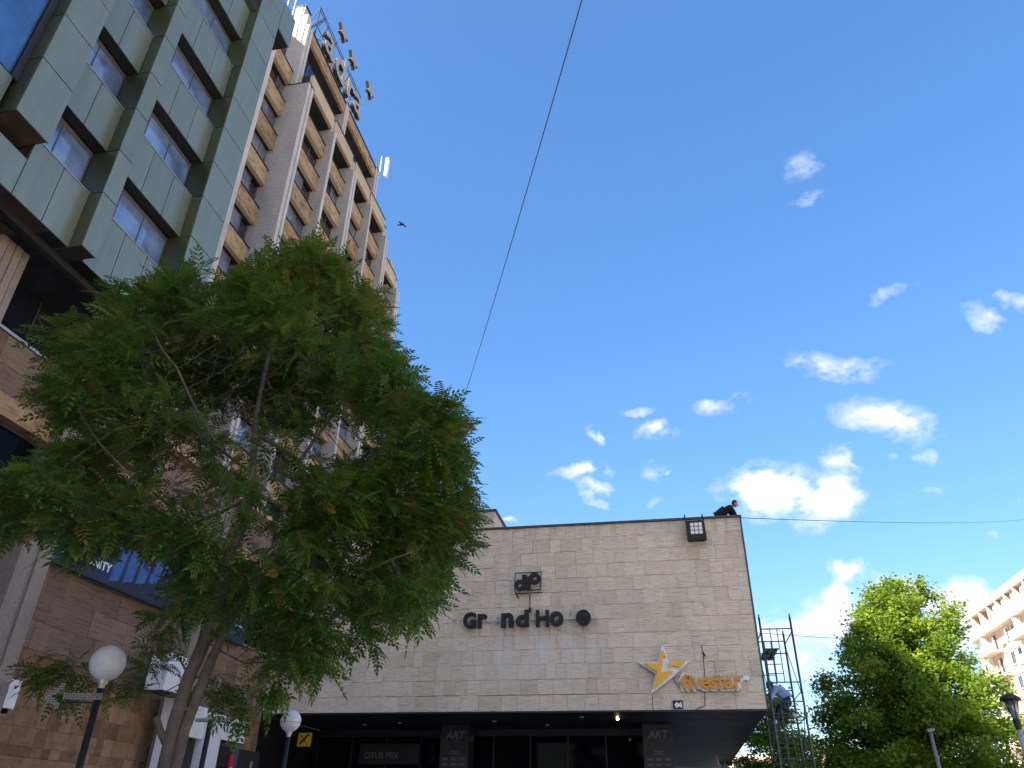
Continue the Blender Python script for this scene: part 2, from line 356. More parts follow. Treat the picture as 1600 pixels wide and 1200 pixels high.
def leafmat(name, cols, trans=(.12, .22, .03), tf=0.35):
    mt, nt, b = newmat(name, .5, 0, cols[0], .35)
    at = nn(nt, 'ShaderNodeAttribute', attribute_name='tint')
    c = ramp(nt, at.outputs['Fac'], [(i/(len(cols)-1), q) for i, q in enumerate(cols)])
    nt.links.new(c, b.inputs['Base Color'])
    tr = nn(nt, 'ShaderNodeBsdfTranslucent'); nt.links.new(mixc(nt, .6, c, trans), tr.inputs[0])
    mx = nn(nt, 'ShaderNodeMixShader'); mx.inputs[0].default_value = tf
    nt.links.new(b.outputs[0], mx.inputs[1]); nt.links.new(tr.outputs[0], mx.inputs[2])
    nt.links.new(mx.outputs[0], nt.nodes['Material Output'].inputs[0]); return mt
leafmat('leaf_ash', [(.04, .09, .016), (.06, .13, .02), (.10, .175, .026), (.14, .17, .03), (.23, .12, .035)], (.2, .3, .03), .4)
leafmat('leaf_maple', [(.07, .14, .02), (.11, .20, .022), (.17, .26, .025), (.23, .29, .03)], (.36, .48, .04), .45)
bulb, nt, b = newmat('bulb_glow', .5, 0, (1, .8, .5)); b.inputs['Emission Color'].default_value = (1, .75, .4, 1); b.inputs['Emission Strength'].default_value = 6

# ------------------------------------------------------------------ ground
gm = MB(); gm.v = [(-1500, -1500, 0), (1500, -1500, 0), (1500, 1500, 0), (-1500, 1500, 0)]; gm.f = [(0, 1, 2, 3)]
tag(gm.build('ground', M['paving']), kind='structure')

# ================================================================== green clad office block
ob = empty('office_building', (-12.2, 5, 0), 'green-grey metal clad office block with deep piers, overhanging the brown stone facade at the left', 'building')
OFF_TOP = 27.8; SILL0 = 14.05; FH = 2.86; LINT = 1.38
piece('building_core', M['core_dark'], ob, -36, -13.2, -25, 14.86, 12.62, 27.7)
XB, XP = -12.2, -11.85
G = .014
def panel(x0, x1, y0, y1, z0, z1, mt='green_cladding'):
    return piece('cladding_panel', M[mt], ob, x0, x1, y0, y1, z0, z1)
levels = []
z = SILL0
zs = [12.45]
for k in range(6):
    if SILL0+FH*k < OFF_TOP: zs.append(SILL0+FH*k)
    if SILL0+FH*k+LINT < OFF_TOP-.3: zs.append(SILL0+FH*k+LINT)
zs.append(OFF_TOP)
def pier(y0, y1, zb):
    # black carcass, face panels and flank panels between joints at sill and lintel heights
    piece('pier_frame', M['seam_black'], ob, -13.2, XP-.03, y0+.03, y1-.03, zb+.012, OFF_TOP-.03)
    lv = [zb]+[q for q in zs if q > zb+.3]
    for a, b_ in zip(lv[:-1], lv[1:]):
        panel(XP-.03, XP, y0, y1, a+G, b_-G)
        panel(XB-.44, XP-.032, y0, y0+.028, a+G, b_-G, 'olive_cladding')
pier(8.1, 9.0, 13.8); pier(10.66, 11.13, 12.45); pier(13.75, 14.9, 12.45)
# upper part of the end pier, reaching past it over the gap to the tower
for a, b_ in ((26.25, 27.8),):
    panel(XP-.03, XP, 14.9+2*G, 15.75, a, b_)
    piece('pier_frame', M['seam_black'], ob, -14.5, XP-.03, 14.87, 15.72, 26.22, 27.77)
def bay(y0, y1, nj, zb):
    w = (y1-y0)/nj
    lows = [(zb, SILL0)] + [(SILL0+FH*k+LINT, SILL0+FH*(k+1)) for k in range(5)]
    for a, b_ in lows:
        b_ = min(b_, OFF_TOP)
        if b_-a < .2: continue
        piece('spandrel_frame', M['seam_black'], ob, XB-.35, XB-.03, y0, y1, a+.02, b_-.03)
        for i in range(nj):
            panel(XB-.03, XB, y0+w*i+G*.8, y0+w*(i+1)-G*.8, a+.004, b_-.03)
        piece('sill', M['galv'], ob, XB-.4, XB+.02, y0, y1, b_-.026, b_)
    for k in range(5):
        z0 = SILL0+FH*k; z1 = z0+LINT
        if z1 > OFF_TOP-.3: break
        n = 3 if y1-y0 > 2 else 2
        f = MB(); f.box(-12.61, -12.57, y0, y1, z0, z0+.03); f.box(-12.61, -12.57, y0, y1, z1-.12, z1)
        cuts = [0, .27, .62, 1] if n == 3 else [0, .42, 1]
        for c_ in cuts:
            yy = min(max(y0+(y1-y0)*c_, y0+.03), y1-.03); f.box(-12.615, -12.565, yy-.014, yy+.014, z0+.03, z1-.12)
        w_ = f.build('window', M['window_frame_grey'], ob)
        for i in range(n):
            piece('pane', M['office_glass'], w_, -12.61, -12.59, y0+(y1-y0)*cuts[i]+.014, y0+(y1-y0)*cuts[i+1]-.014, z0+.03, z1-.12)
        if k == 1 and n == 2:   # the one sash that stands ajar
            mm = MB().box(-12.55, -12.35, y0+.15, y0+.75, z0+.03, z0+.07); mm.build('open_sash', M['steel_dark'], w_)
bay(9.0, 10.66, 2, 12.45); bay(11.13, 13.75, 3, 12.45)
# bay at the left edge: blue curtain glass over a plain panel
for i in range(3):
    panel(XB-.03, XB, 8.0-2.3*(i+1)+G, 8.0-2.3*i-G, 13.8, 14.7)
    panel(XB-.03, XB, 9.0-1.1*(i+1)+G, 9.0-1.1*i-G, 12.45, 13.4)
for k in range(5):
    a = 14.74+2.61*k
    for i in range(3):
        piece('glass_panel', M['blue_glass'], ob, XB-.05, XB-.02, 7.93-2.1*(i+1)+.02, 7.93-2.1*i-.02, a+.015, a+2.6)
piece('glass_frame', M['steel_dark'], ob, XB-.1, XB-.06, -25, 8.1, 14.7, 27.7)
piece('glass_edge', M['roof_metal'], ob, XB-.08, XB+.02, 7.94, 8.09, 14.7, 27.7)
piece('cladding_wall', M['green_cladding'], ob, XB-.03, XB, -25, 1.05, 12.45, 27.8)
# soffits: the raw, dirty underside
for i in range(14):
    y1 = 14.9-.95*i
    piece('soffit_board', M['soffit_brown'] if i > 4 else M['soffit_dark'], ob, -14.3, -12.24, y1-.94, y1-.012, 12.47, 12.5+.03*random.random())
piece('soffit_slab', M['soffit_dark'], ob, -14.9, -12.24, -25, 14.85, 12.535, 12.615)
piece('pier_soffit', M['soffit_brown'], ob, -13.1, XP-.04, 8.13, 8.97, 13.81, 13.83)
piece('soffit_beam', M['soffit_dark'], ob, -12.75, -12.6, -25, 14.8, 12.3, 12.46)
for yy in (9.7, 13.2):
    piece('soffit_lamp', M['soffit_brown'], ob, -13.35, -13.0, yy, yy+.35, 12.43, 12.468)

# ================================================================== stone podium under it
pd = empty('stone_podium', (-13.9, 15, 0), 'brown stone facade with white pilasters and dark windows, behind the large street tree', 'building')
XW = -13.9
piece('building_core', M['core_dark'], pd, -36, -14.35, -25, 25.9, 0, 10.98)
piece('building_core', M['core_dark'], pd, -36, -14.35, -25, 14.8, 10.98, 12.45)
def pilaster(y0, y1, xf, zt, double=True):
    piece('pilaster_core', M['podium_stone'], pd, -14.34, xf-.06, y0, y1, 0, zt)
    if double:
        w = (y1-y0)*.42
        piece('pilaster_strip', M['podium_stone'], pd, xf-.06, xf, y0, y0+w, 0, zt)
        piece('pilaster_strip', M['podium_stone'], pd, xf-.06, xf, y1-w, y1, 0, zt)
    else:
        for i in range(4):
            w = (y1-y0)/4; piece('pilaster_strip', M['podium_stone'], pd, xf-.06, xf-.012*(i % 2), y0+w*i+.012, y0+w*(i+1)-.012, 0, zt)
pilaster(10.0, 10.78, -13.24, 12.44, False); pilaster(13.42, 14.3, -13.4, 12.2 and 11.3); pilaster(20.2, 20.95, -13.4, 11.3)
piece('pilaster_core', M['podium_stone'], pd, -14.34, -13.7, 13.3, 14.85, 11.3, 12.44)
def slabs(name, mat, y0, y1, z0, z1, w, h, x, th=.05, jit=.012, stagger=.5, wv=.25):
    r = 0; zz = z1
    while zz > z0+.05:
        zb = max(z0, zz-h); yy = y0-(stagger*w if r % 2 else 0)*random.uniform(.6, 1)
        while yy < y1-.04:
            ye = yy+w*random.uniform(1-wv, 1+wv)
            a, b_ = max(yy, y0), min(ye, y1)
            if b_-a > .06:
                piece(name, mat, pd, x-th-.05, x+random.uniform(-jit, jit), a+.003, b_-.003, zb+.003, zz-.003)
            yy = ye
        zz = zb; r += 1
for (y0, y1, zl, ztop) in ((10.78, 13.42, 5.15, 12.45), (14.3, 20.2, 4.85, 11.0), (20.95, 25.98, 4.6, 11.0)):
    # recess wall behind everything in the bay
    piece('backing_wall', M['brown_ribbed_stone'], pd, -14.34, -14.02, y0, y1, 0, min(ztop, 10.95))
    slabs('ribbed_slab', M['brown_ribbed_stone'], y0, y1, 9.62, 10.94, .95, .66, XW, stagger=.4)
    slabs('band_stone', M['travertine'], y0, y1, 9.13, 9.6, .5, .6, -13.72, th=.22, jit=.004)
    slabs('ribbed_slab', M['brown_ribbed_stone'], y0, y1, zl, 6.68, .62, .62, XW, jit=.008)
    slabs('wall_tile', M['brown_tile'], y0, y1, 2.75, zl, .33, .38, XW, jit=.004, wv=.3)
    piece('plinth_wall', M['brown_tile'], pd, -14.02, XW, y0, y1, 0, 2.745)
    piece('window_sill', M['galv'], pd, -14.1, XW+.05, y0, y1, 6.69, 6.74)
    # dark ribbon window
    f = MB(); f.box(-14.01, -13.95, y0, y1, 6.74, 6.8); f.box(-14.01, -13.95, y0, y1, 9.04, 9.12)
    n = max(2, int((y1-y0)/1.5)); w = (y1-y0)/n
    for i in range(n+1):
        yy = min(max(y0+w*i, y0+.04), y1-.04); f.box(-14.012, -13.948, yy-.035, yy+.035, 6.8, 9.04)
    wd = f.build('window', M['frame_dark'], pd)
    for i in range(n): piece('pane', M['shop_glass'], wd, -13.99, -13.975, y0+w*i+.035, y0+w*(i+1)-.035, 6.8, 9.04)
# top window strip below the soffit, near bay
piece('window_sill', M['galv'], pd, -14.1, XW+.04, 10.78, 13.42, 10.96, 11.03)
wd = MB().box(-14.3, -14.22, 10.78, 13.42, 11.03, 11.1).box(-14.3, -14.22, 12.3, 12.36, 11.1, 12.44).build('window', M['frame_dark'], pd)
for a, b_ in ((10.8, 12.3), (12.36, 13.4)): piece('pane', M['dark_glass'], wd, -14.27, -14.25, a, b_, 11.1, 12.44)
piece('coping', M['travertine_edge'], pd, -14.4, -13.66, 14.35, 25.95, 11.0, 11.14)
piece('roof', M['soffit_brown'], pd, -20, -14.4, 14.9, 25.95, 10.98, 11.06)

# ================================================================== hotel tower
tw = empty('hotel_tower', (-19.2, 35, 0), 'tall hotel tower with pale pilasters and travertine bands under every window row', 'building')
ZB, TF, SH = 41.1, 2.842, 1.55
piece('building_core', M['core_dark'], tw, -36, -20.0, 27.7, 45.6, 0, 41.8)
piece('building_core', M['core_dark'], tw, -36, -20.75, 20, 27.55, 0, 41.2)
# unseen wing added behind the clad office, sized to throw shade over the square
piece('shade_wing', M['pilaster_mosaic'], tw, -40, -25, -60, 19.9, 0, 50.0)
piece('shade_wing', M['pilaster_mosaic'], tw, -33, -27, 8, 19.6, 50.02, 53.6)
WMESH = {}
def tower_bay(y0, y1, xs, zb_list, xg, pane='curtain_glass'):
    for i, zb in enumerate(zb_list):
        lip = .30
        xx = xs
        piece('spandrel', M['travertine'], tw, xx-.2, xx, y0, y1, zb+.40, zb+SH-.05)
        piece('spandrel_lip', M['travertine_edge'], tw, xx-.24, xx+.012, y0, y1, zb+.37, zb+.398)
        piece('spandrel_cap', M['steel_dark'], tw, xg-.05, xx+.06, y0, y1, zb+SH-.046, zb+SH)
        piece('lintel', M['soffit_dark'], tw, xg-.15, xx-.245, y0, y1, zb+.34, zb+SH-.05)
        # window under this spandrel
        z1 = zb+.45; z0 = zb-TF+SH
        key = (round(y1-y0, 2), xg)
        yc = (y0+y1)/2; w = (y1-y0)
        if key not in WMESH:
            f = MB(); t = .035; h = z1-z0; W = w/2
            f.box(-.03, .03, -W, W, 0, .05); f.box(-.03, .03, -W, W, h-.05, h)
            for q in (-W+t, -W/3, W/2.6, W-t): f.box(-.032, .028, q-t, q+t, .05, h-.05)
            WMESH[key] = f.mesh('tower_window', M['window_frame_grey'])
        o = bpy.data.objects.new('window', WMESH[key]); link(o, tw, Matrix.Translation((xg, yc, z0)))
        for a, b_ in ((-w/2+.07, -w/6-.035), (-w/6+.035, w/5.2-.035), (w/5.2+.035, w/2-.07)):
            g_ = random.random()
            piece('pane', M['curtain_glass'] if g_ > .35 else M['dark_glass'], o, xg-.012, xg+.008, yc+a, yc+b_, z0+.05, z1-.05)
def tower_pil(y0, y1, xf, z0, z1, double, xb=-20.1, cap=True):
    piece('pilaster', M['pilaster_mosaic'], tw, xb, xf-.05, y0, y1, z0, z1)
    if double:
        w = (y1-y0)*.38
        piece('pilaster_strip', M['concrete_white'], tw, xf-.05, xf, y0-.003, y0+w, z0, z1-.01); piece('pilaster_strip', M['concrete_white'], tw, xf-.05, xf, y1-w, y1+.003, z0, z1-.01)
    else: piece('pilaster_strip', M['concrete_white'], tw, xf-.05, xf, y0-.003, y1+.003, z0, z1-.01)
    if cap: piece('pilaster_cap', M['steel_dark'], tw, xb, xf+.04, y0-.04, y1+.04, z1, z1+.05)
PX = [(27.56, 28.2, True), (31.55, 31.82, False), (34.95, 35.55, True), (38.4, 38.62, False), (41.7, 42.3, True), (45.1, 45.7, True)]
ptop = [40.9, 41.1, 41.1, 41.0, 40.9, 38.4]
for i, (a, b_, d_) in enumerate(PX):
    tower_pil(a, b_, -18.68, 10.5, ptop[i], d_, cap=(i in (0,)))
    if 1 <= i <= 5:   # chamfered head of the pilaster, set back
        tower_pil(a+.02, b_-.02, -19.0, ptop[i], ptop[i]+1.2, d_, cap=True)
for i in range(5):
    y0, y1 = PX[i][1], PX[i+1][0]
    n0 = 1 if i < 4 else 2
    tower_bay(y0, y1, -19.2, [ZB-TF*k for k in range(n0, 12)], -19.62)
    k0 = 0 if i < 4 else 1
    zb = ZB-TF*k0-.1
    # parapet band of the main block projects a little further
    piece('parapet', M['travertine_edge'], tw, -19.12, -18.92, y0, y1, zb+.35, zb+1.45); piece('lintel', M['soffit_dark'], tw, -20.0, -19.125, y0, y1, zb+.3, zb+1.44); piece('parapet_cap', M['steel_dark'], tw, -20.05, -18.86, y0, y1, zb+1.45, zb+1.5)
    z0 = ZB-TF*(k0+1)+SH
    piece('pane', M['dark_glass'], tw, -19.9, -19.88, y0, y1, z0, zb)
    for q in (.33, .68): piece('mullion', M['window_frame_grey'], tw, -19.88, -19.83, y0+(y1-y0)*q, y0+(y1-y0)*q+.07, z0, zb)
# bay on the recessed side of the step
tower_bay(25.12, 27.55, -20.0, [40.6-2.86*k for k in range(0, 11)], -20.42)
piece('edge_pilaster', M['concrete_white'], tw, -20.7, -19.68, 24.68, 25.1, 10, 41.7)
piece('stair_wall', M['pilaster_mosaic'], tw, -20.85, -20.08, 27.58, 28.15, 10.5, 47)
# top storey, set back
piece('top_storey_core', M['core_dark'], tw, -34, -20.65, 28.2, 40.4, 41.8, 46.8)
tower_pil(27.56, 28.15, -19.65, 40.96, 46.9, True, xb=-20.85, cap=False)
piece('chimney', M['concrete_white'], tw, -20.98, -20.3, 27.6, 28.3, 47.0, 49.1); piece('chimney_cap', M['steel_dark'], tw, -21.02, -20.22, 27.56, 28.34, 49.1, 49.2)
piece('chimney', M['concrete_white'], tw, -20.299, -19.95, 27.6, 28.2, 46.9, 48.1)
tower_pil(34.0, 34.5, -19.62, 42.3, 47.0, True, xb=-20.6); tower_pil(40.3, 40.9, -19.62, 42.3, 47.0, True, xb=-20.6)
for a, b_ in ((28.15, 34.0), (34.5, 40.3)):
    piece('top_parapet', M['travertine'], tw, -19.9, -19.7, a, b_, 45.95, 46.85); piece('lintel', M['soffit_dark'], tw, -20.6, -19.905, a, b_, 45.9, 46.84); piece('top_parapet_cap', M['steel_dark'], tw, -20.6, -19.62, a, b_, 46.85, 46.93)
    n = 4; w = (b_-a)/n
    for i in range(n):
        piece('pane', M['blue_glass'], tw, -20.5, -20.48, a+w*i+.04, a+w*(i+1)-.04, 42.8, 45.9)
        piece('mullion', M['window_frame_grey'], tw, -20.5, -20.4, a+w*i-.04, a+w*i+.04, 42.6, 45.65)
piece('roof_slab', M['core_dark'], tw, -36, -20.0, 28.2, 45.6, 41.8, 41.9)
piece('far_head', M['travertine_edge'], tw, -20.6, -19.3, 44.6, 45.3, 38.4, 41.0)
# roof antenna and railing
an = empty('antenna', (-19.6, 41, 47), 'white panel antenna on a bracket at the far corner of the tower roof', 'antenna')
MB().tube([(-19.62, 41.0, 46.6), (-19.62, 41.0, 48.9)], .05).tube([(-19.62, 41, 48.5), (-19.3, 41.35, 48.5)], .03).tube([(-19.62, 41, 47.4), (-19.3, 41.35, 47.4)], .03).build('bracket', M['galv'], an)
MB().box(-19.38, -19.15, 41.25, 41.6, 47.0, 49.0).build('antenna_panel', M['white_plastic'], an)
rl = empty('roof_ladder', (-20.8, 27, 45), 'thin metal rail ladder beside the sunlit stair head of the tower', 'ladder')
mb = MB()
for yy in (26.4, 27.1): mb.tube([(-20.75, yy, 44.5), (-20.75, yy, 52.5)], .035, 6)
mb.build('rail', M['galv'], rl)
for i in range(12): MB().tube([(-20.75, 26.4, 45+.6*i), (-20.75, 27.1, 45+.6*i)], .025, 6).build('rung', M['galv'], rl)

# roof sign: loose letters and stars on a truss
rs = empty('rooftop_sign', (-20, 33, 46.9), 'large grey letters and three stars on a steel truss along the tower roof', 'sign')
mb = MB()
for y in np.arange(29.0, 37.0, 1.35):
    mb.tube([(-20.1, y, 46.9), (-20.1, y, 51.0)], .035, 5); mb.tube([(-20.1, y, 51.0), (-21.6, y, 47)], .03, 5); mb.tube([(-20.1, y, 48.6), (-21.2, y+.9, 47.0)], .02, 5)
for zz in (51.0, 50.7, 49.0, 47.6): mb.tube([(-20.1, 28.9, zz), (-20.1, 36.8, zz)], .03, 5)
for y in np.arange(29.0, 36.0, 1.35): mb.tube([(-20.1, y, 47.6), (-20.1, y+1.35, 49.0)], .02, 5)
mb.tube([(-21.6, 28.6, 47.2), (-20.1, 29.8, 51.0)], .035, 5).tube([(-21.2, 28.6, 47.2), (-20.1, 29.5, 50.2)], .03, 5).tube([(-20.1, 29.1, 49.0), (-20.1, 29.9, 51.0)], .03, 5)
mb.build('truss', M['steel_dark'], rs)
for ch, y, z_ in (('a', 29.75, 48.0), ('d', 31.5, 47.9), ('r', 33.6, 48.0), ('a', 35.0, 48.2)):
    L_ = text('letter', ch, 3.7, .15, M['rust_black'], rs, (-19.87, y, z_-.1), FACE_E, bold=.05)
    text('letter_front', ch, 3.7, .01, M['letter_face'], L_, (-19.70, y, z_-.1), FACE_E, bold=.05)
def star_pts(cy, cz, r, r2, rot=0):
    return [(cy+(r if i % 2 == 0 else r2)*math.sin(rot+math.pi*i/5), cz+(r if i % 2 == 0 else r2)*math.cos(rot+math.pi*i/5)) for i in range(10)]
for y, z_ in ((32.0, 52.3), (34.1, 51.95), (37.5, 52.7)):
    MB().prism(star_pts(y, z_, .78, .33, .2), 'x', -20.0, -19.74).build('star', M['rust_black'], rs)
    MB().prism(star_pts(y, z_, .78, .33, .2), 'x', -19.735, -19.72).build('star_front', M['letter_face'], rs)
    MB().tube([(-19.95, y, z_-.3), (-20.1, y-.2, 50.9)], .03, 5).build('star_bracket', M['steel_dark'], rs)

# ================================================================== low stone building
lb = empty('low_building', (-5, 26, 0), 'low windowless building faced in ribbed beige limestone slabs, raised over a dark ground floor', 'building')
X0, X1, Z0, Z1, YF = -13.9, 2.84, 4.85, 11.02, 26.0
piece('wall_backing', M['ribbed_limestone'], lb, X0-.05, X1-.012, YF+.05, 51.9, Z0+.03, Z1-.02)
tiles = []
r = 0; zz = Z0; NR = 13
hs_ = [.49]+[ (Z1-Z0-.49)/(NR-1) ]*(NR-1)
for r, h in enumerate(hs_):
    xx = X0-random.uniform(0, .3)
    while xx < X1-.02:
        w = random.choice([.34, .4, .46, .54, .62, .74])
        xe = xx+w
        if X1-xe < .2: xe = X1-.01
        tiles.append((max(xx, X0), xe, zz, zz+h)); xx = xe
    zz += h
tiles.sort(key=lambda t: -t[1])
mb = MB()
for i, (a, b_, c_, d_) in enumerate(tiles):
    y = YF+random.uniform(-.012, .014)
    if i < 300: piece('stone_slab', M['ribbed_limestone'], lb, a+.0035, b_-.0035, y, YF+.06, c_+.0035, d_-.0035)
    else: mb.box(a+.0035, b_-.0035, y, YF+.06, c_+.0035, d_-.0035)
mb.build('stone_slabs', M['ribbed_limestone'], lb, kind='stuff')
piece('joint_line', M['black_ink'], lb, -9.5, X1-4.5, YF-.008, YF-.001, 5.332, 5.346)
piece('coping', M['roof_metal'], lb, X0, X1+.05, YF-.07, YF+.4, Z1, Z1+.07)
piece('corner_trim', M['roof_metal'], lb, X1-.01, X1+.04, YF-.02, 52, Z0, Z1)
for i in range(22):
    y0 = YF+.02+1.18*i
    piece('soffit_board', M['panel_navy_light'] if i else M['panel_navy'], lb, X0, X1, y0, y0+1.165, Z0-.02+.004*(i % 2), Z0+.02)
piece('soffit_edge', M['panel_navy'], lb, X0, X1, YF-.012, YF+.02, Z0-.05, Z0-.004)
piece('roof_room', M['ribbed_limestone'], lb, -14, -7.7, 34, 40, 11, 14.85); piece('roof_room_cap', M['roof_metal'], lb, -14, -7.6, 33.9, 40.1, 14.85, 14.95)
piece('roof_curb', M['ribbed_limestone'], lb, -7.7, -6.6, 34, 34.3, 11, 12.75)
# glazed ground floor, recessed
for i in range(9):
    a = -13.9+1.42*i
    piece('glass_wall', M['shop_glass'], lb, a+.03, a+1.39, 31.0, 31.03, 0, 4.6)
    piece('mullion', M['steel_dark'], lb, a-.03, a+.03, 30.95, 31.08, 0, 4.6)
piece('transom', M['steel_dark'], lb, -13.9, -1.1, 30.94, 31.09, 4.6, 4.83)
piece('interior_wall', M['core_dark'], lb, -13.9, -.2, 36, 36.2, 0, 4.8)
piece('side_wall', M['panel_navy'], lb, -14.2, -13.9, 26.06, 36, 0, 4.8)
piece('side_glass', M['shop_glass'], lb, -.2, -.17, 30.2, 40, 0, 4.6)
def art_column(x0, x1, y0):
    c = piece('column', M['panel_navy_light'], lb, x0, x1, y0, y0+.9, 0, Z0-.03)
    w = x1-x0; cx = (x0+x1)/2; s = w/1.0; zt = Z0-.33
    text('lettering', 'ART', .34*s, .004, M['grey_ink'], c, (cx, y0-.006, zt-.15), FACE_S, bold=.012, shear=.25, align='CENTER')
    text('lettering', 'centre', .08*s, .003, M['grey_ink'], c, (cx+.1, y0-.006, zt-.25), FACE_S, align='CENTER')
    mb = MB()
    for k, ww in ((0, .3), (1, .38)): mb.box(cx-ww/2*s, cx+ww/2*s, y0-.006, y0-.002, zt-.58-.07*k, zt-.555-.07*k)
    for rr in range(2):
        for q in (-1, 0, 1):
            a0 = cx+q*.3*s-.12*s; zz_ = zt-.86-.17*rr
            mb.box(a0, a0+.24*s, y0-.006, y0-.002, zz_, zz_+.016); mb.box(a0, a0+.24*s, y0-.006, y0-.002, zz_+.07, zz_+.086)
            mb.box(a0+.03, a0+.21*s, y0-.006, y0-.002, zz_+.03, zz_+.056)
    mb.build('printed_lines', M['grey_ink'], c)
    text('lettering', '01 02 03 04', .16*s, .003, M['grey_ink'], c, (cx, y0-.006, zt-1.27), FACE_S, bold=.006, align='CENTER')
    text('lettering', '05 06 07', .16*s, .003, M['grey_ink'], c, (cx, y0-.006, zt-1.5), FACE_S, bold=.006, align='CENTER')
    text('lettering', 'ART', .3*s, .003, M['grey_ink'], c, (x1+.003, y0+.2, zt-.2), FACE_E, bold=.008, shear=.25)
art_column(-8.46, -7.4, 29.44); art_column(-1.12, -.1, 29.42)
for x, y in ((-1.84, 27.6),):
    MB().sphere((x, y, 4.79), .045, 12, 8).build('ceiling_bulb', M['bulb_glow'], lb, True)
for x, y in ((-4.5, 29.5), (-6.2, 28.3), (-9.8, 28.6), (-3.0, 27.3), (-11.3, 29)):
    piece('ceiling_spot', M['galv'], lb, x-.06, x+.06, y-.06, y+.06, 4.795, 4.826)
piece('shop_sign', M['panel_navy'], lb, -12.0, -9.6, 30.6, 30.7, 3.6, 4.3)
text('lettering', 'OTUS PEX', .3, .004, M['grey_ink'], lb, (-11.8, 30.59, 3.8), FACE_S, bold=.005)
# bank cube with crossed mark
bk = empty('bank_sign', (-13.2, 28, 4), 'small square yellow sign with a black crossed mark, in the dark recess', 'sign')
piece('sign_box', M['raif_yellow'], bk, -13.4, -12.92, 28, 28.12, 4.0, 4.44)
mb = MB()
for sgn in (1, -1):
    cx, cz = -13.16, 4.22
    mb.prism([(cx-sgn*.16-.035, cz-.15), (cx-sgn*.16+.035, cz-.18), (cx+sgn*.16+.035, cz+.15), (cx+sgn*.16-.035, cz+.18)], 'y', 27.99+.002*sgn, 27.998)
mb.build('crossed_mark', M['black_ink'], bk)

# ------------------------------------------------------------------ things on the low facade
def ring(cx, cz, ro, ri, y0, y1, n=22):
    mb = MB(); N = n
    for i in range(N):
        a, b_ = 2*math.pi*i/N, 2*math.pi*(i+1)/N
        mb.prism([(cx+ri*math.cos(a), cz+ri*math.sin(a)), (cx+ro*math.cos(a), cz+ro*math.sin(a)), (cx+ro*math.cos(b_), cz+ro*math.sin(b_)), (cx+ri*math.cos(b_), cz+ri*math.sin(b_))], 'y', y0, y1)
    return mb

gh = empty('hotel_lettering', (-4.6, 26, 7.7), 'black block letters reading Gr nd Ho e on a rail, some letters missing', 'sign')
piece('rail', M['ghost_grey'], gh, -6.75, -2.25, 25.86, 25.9, 7.69, 7.745)
for ch, x0_, w_ in (('G', -6.84, .44), ('r', -6.33, .33), ('n', -5.50, .42), ('d', -4.99, .44), ('H', -4.30, .44), ('o', -3.83, .46)):
    o = text('letter', ch, .80, .07, M['rust_black'], gh, (0, 0, 0), FACE_S, bold=.022, bevel=.006)
    me = o.data; xs_ = [v.co.x for v in me.vertices]; k = w_/(max(xs_)-min(xs_)); mn = min(xs_)
    ys_ = [v.co.y for v in me.vertices]; zt = {'d': 8.02, 'H': 8.0, 'G': 8.0}.get(ch, 7.94); kz = (zt-7.46)/(max(ys_)-min(ys_)); my = min(ys_)
    for v in me.vertices: v.co.x = (v.co.x-mn)*k; v.co.y = (v.co.y-my)*kz
    o.matrix_basis = Matrix.Translation((x0_, 25.80, 7.46)) @ FACE_S.to_4x4()
disc = MB(); disc.prism([(-2.68+.235*math.cos(t), 7.70+.25*math.sin(t)) for t in np.linspace(0, 2*math.pi, 25)[:-1]], 'y', 25.72, 25.88); disc.build('letter_disc', M['steel_dark'], gh)
o = text('letter', 'e', .58, .015, M['rust_black'], gh, (-2.85, 25.68, 7.54), FACE_S, bold=.03); ring(-2.68, 7.70, .25, .215, 25.67, 25.72).build('letter_rim', M['rust_black'], gh)
for x, z_, s in ((-5.92, 7.48, 'a'), (-3.22, 7.5, 't'), (-2.42, 7.5, 'l')):
    mb = MB(); mb.tube([(x+.06, 25.9, z_), (x+.05, 25.88, z_+.42)], .012, 5).tube([(x+.05, 25.88, z_+.3), (x+.2, 25.9, z_+.12), (x+.16, 25.9, z_), (x, 25.9, z_+.04)], .008, 5)
    mb.build('loose_wire', M['ghost_grey'], gh)
mb = MB(); mb.tube([(-5.66, 25.92, 7.82), (-5.66, 25.92, 7.6)], .012, 5).tube([(-3.14, 25.92, 8.02), (-3.15, 25.92, 7.7)], .01, 5).tube([(-4.54, 25.95, 8.6), (-4.54, 25.95, 8.1)], .012, 5).box(-4.58, -4.49, 25.88, 25.99, 8.0, 8.13)
mb.tube([(-4.4, 25.95, 7.95), (-4.3, 25.95, 7.75)], .008, 5).build('wiring', M['cable'], gh)
hp = empty('logo_sign', (-4.57, 26, 9), 'rusty black monogram logo in a bent wire frame above the block letters', 'sign')
mb = MB()
fr = [(-5.03, 9.3), (-4.11, 9.31), (-4.15, 8.69)]
for a, b_ in zip([(-5.05, 8.7), (-5.03, 9.3), (-4.11, 9.31), (-4.15, 8.69)], [(-5.03, 9.3), (-4.11, 9.31), (-4.15, 8.69), (-4.5, 8.69)]): mb.tube([(a[0], 25.75, a[1]), (b_[0], 25.75, b_[1])], .018, 6)
mb.tube([(-5.05, 25.75, 8.72), (-4.97, 25.72, 8.52), (-4.9, 25.8, 8.42)], .02, 6).tube([(-5.02, 25.85, 8.62), (-4.07, 25.85, 8.62)], .018, 6)
for x in (-4.7, -4.5): mb.tube([(x, 25.75, 9.3), (x, 25.98, 9.36)], .012, 5)
mb.build('wire_frame', M['rust_black'], hp)
mb = ring(-4.86, 8.86, .19, .07, 25.68, 25.8); mb.box(-4.78, -4.62, 25.685, 25.795, 8.7, 9.22)
mb.build('monogram_letter', M['rust_black'], hp)
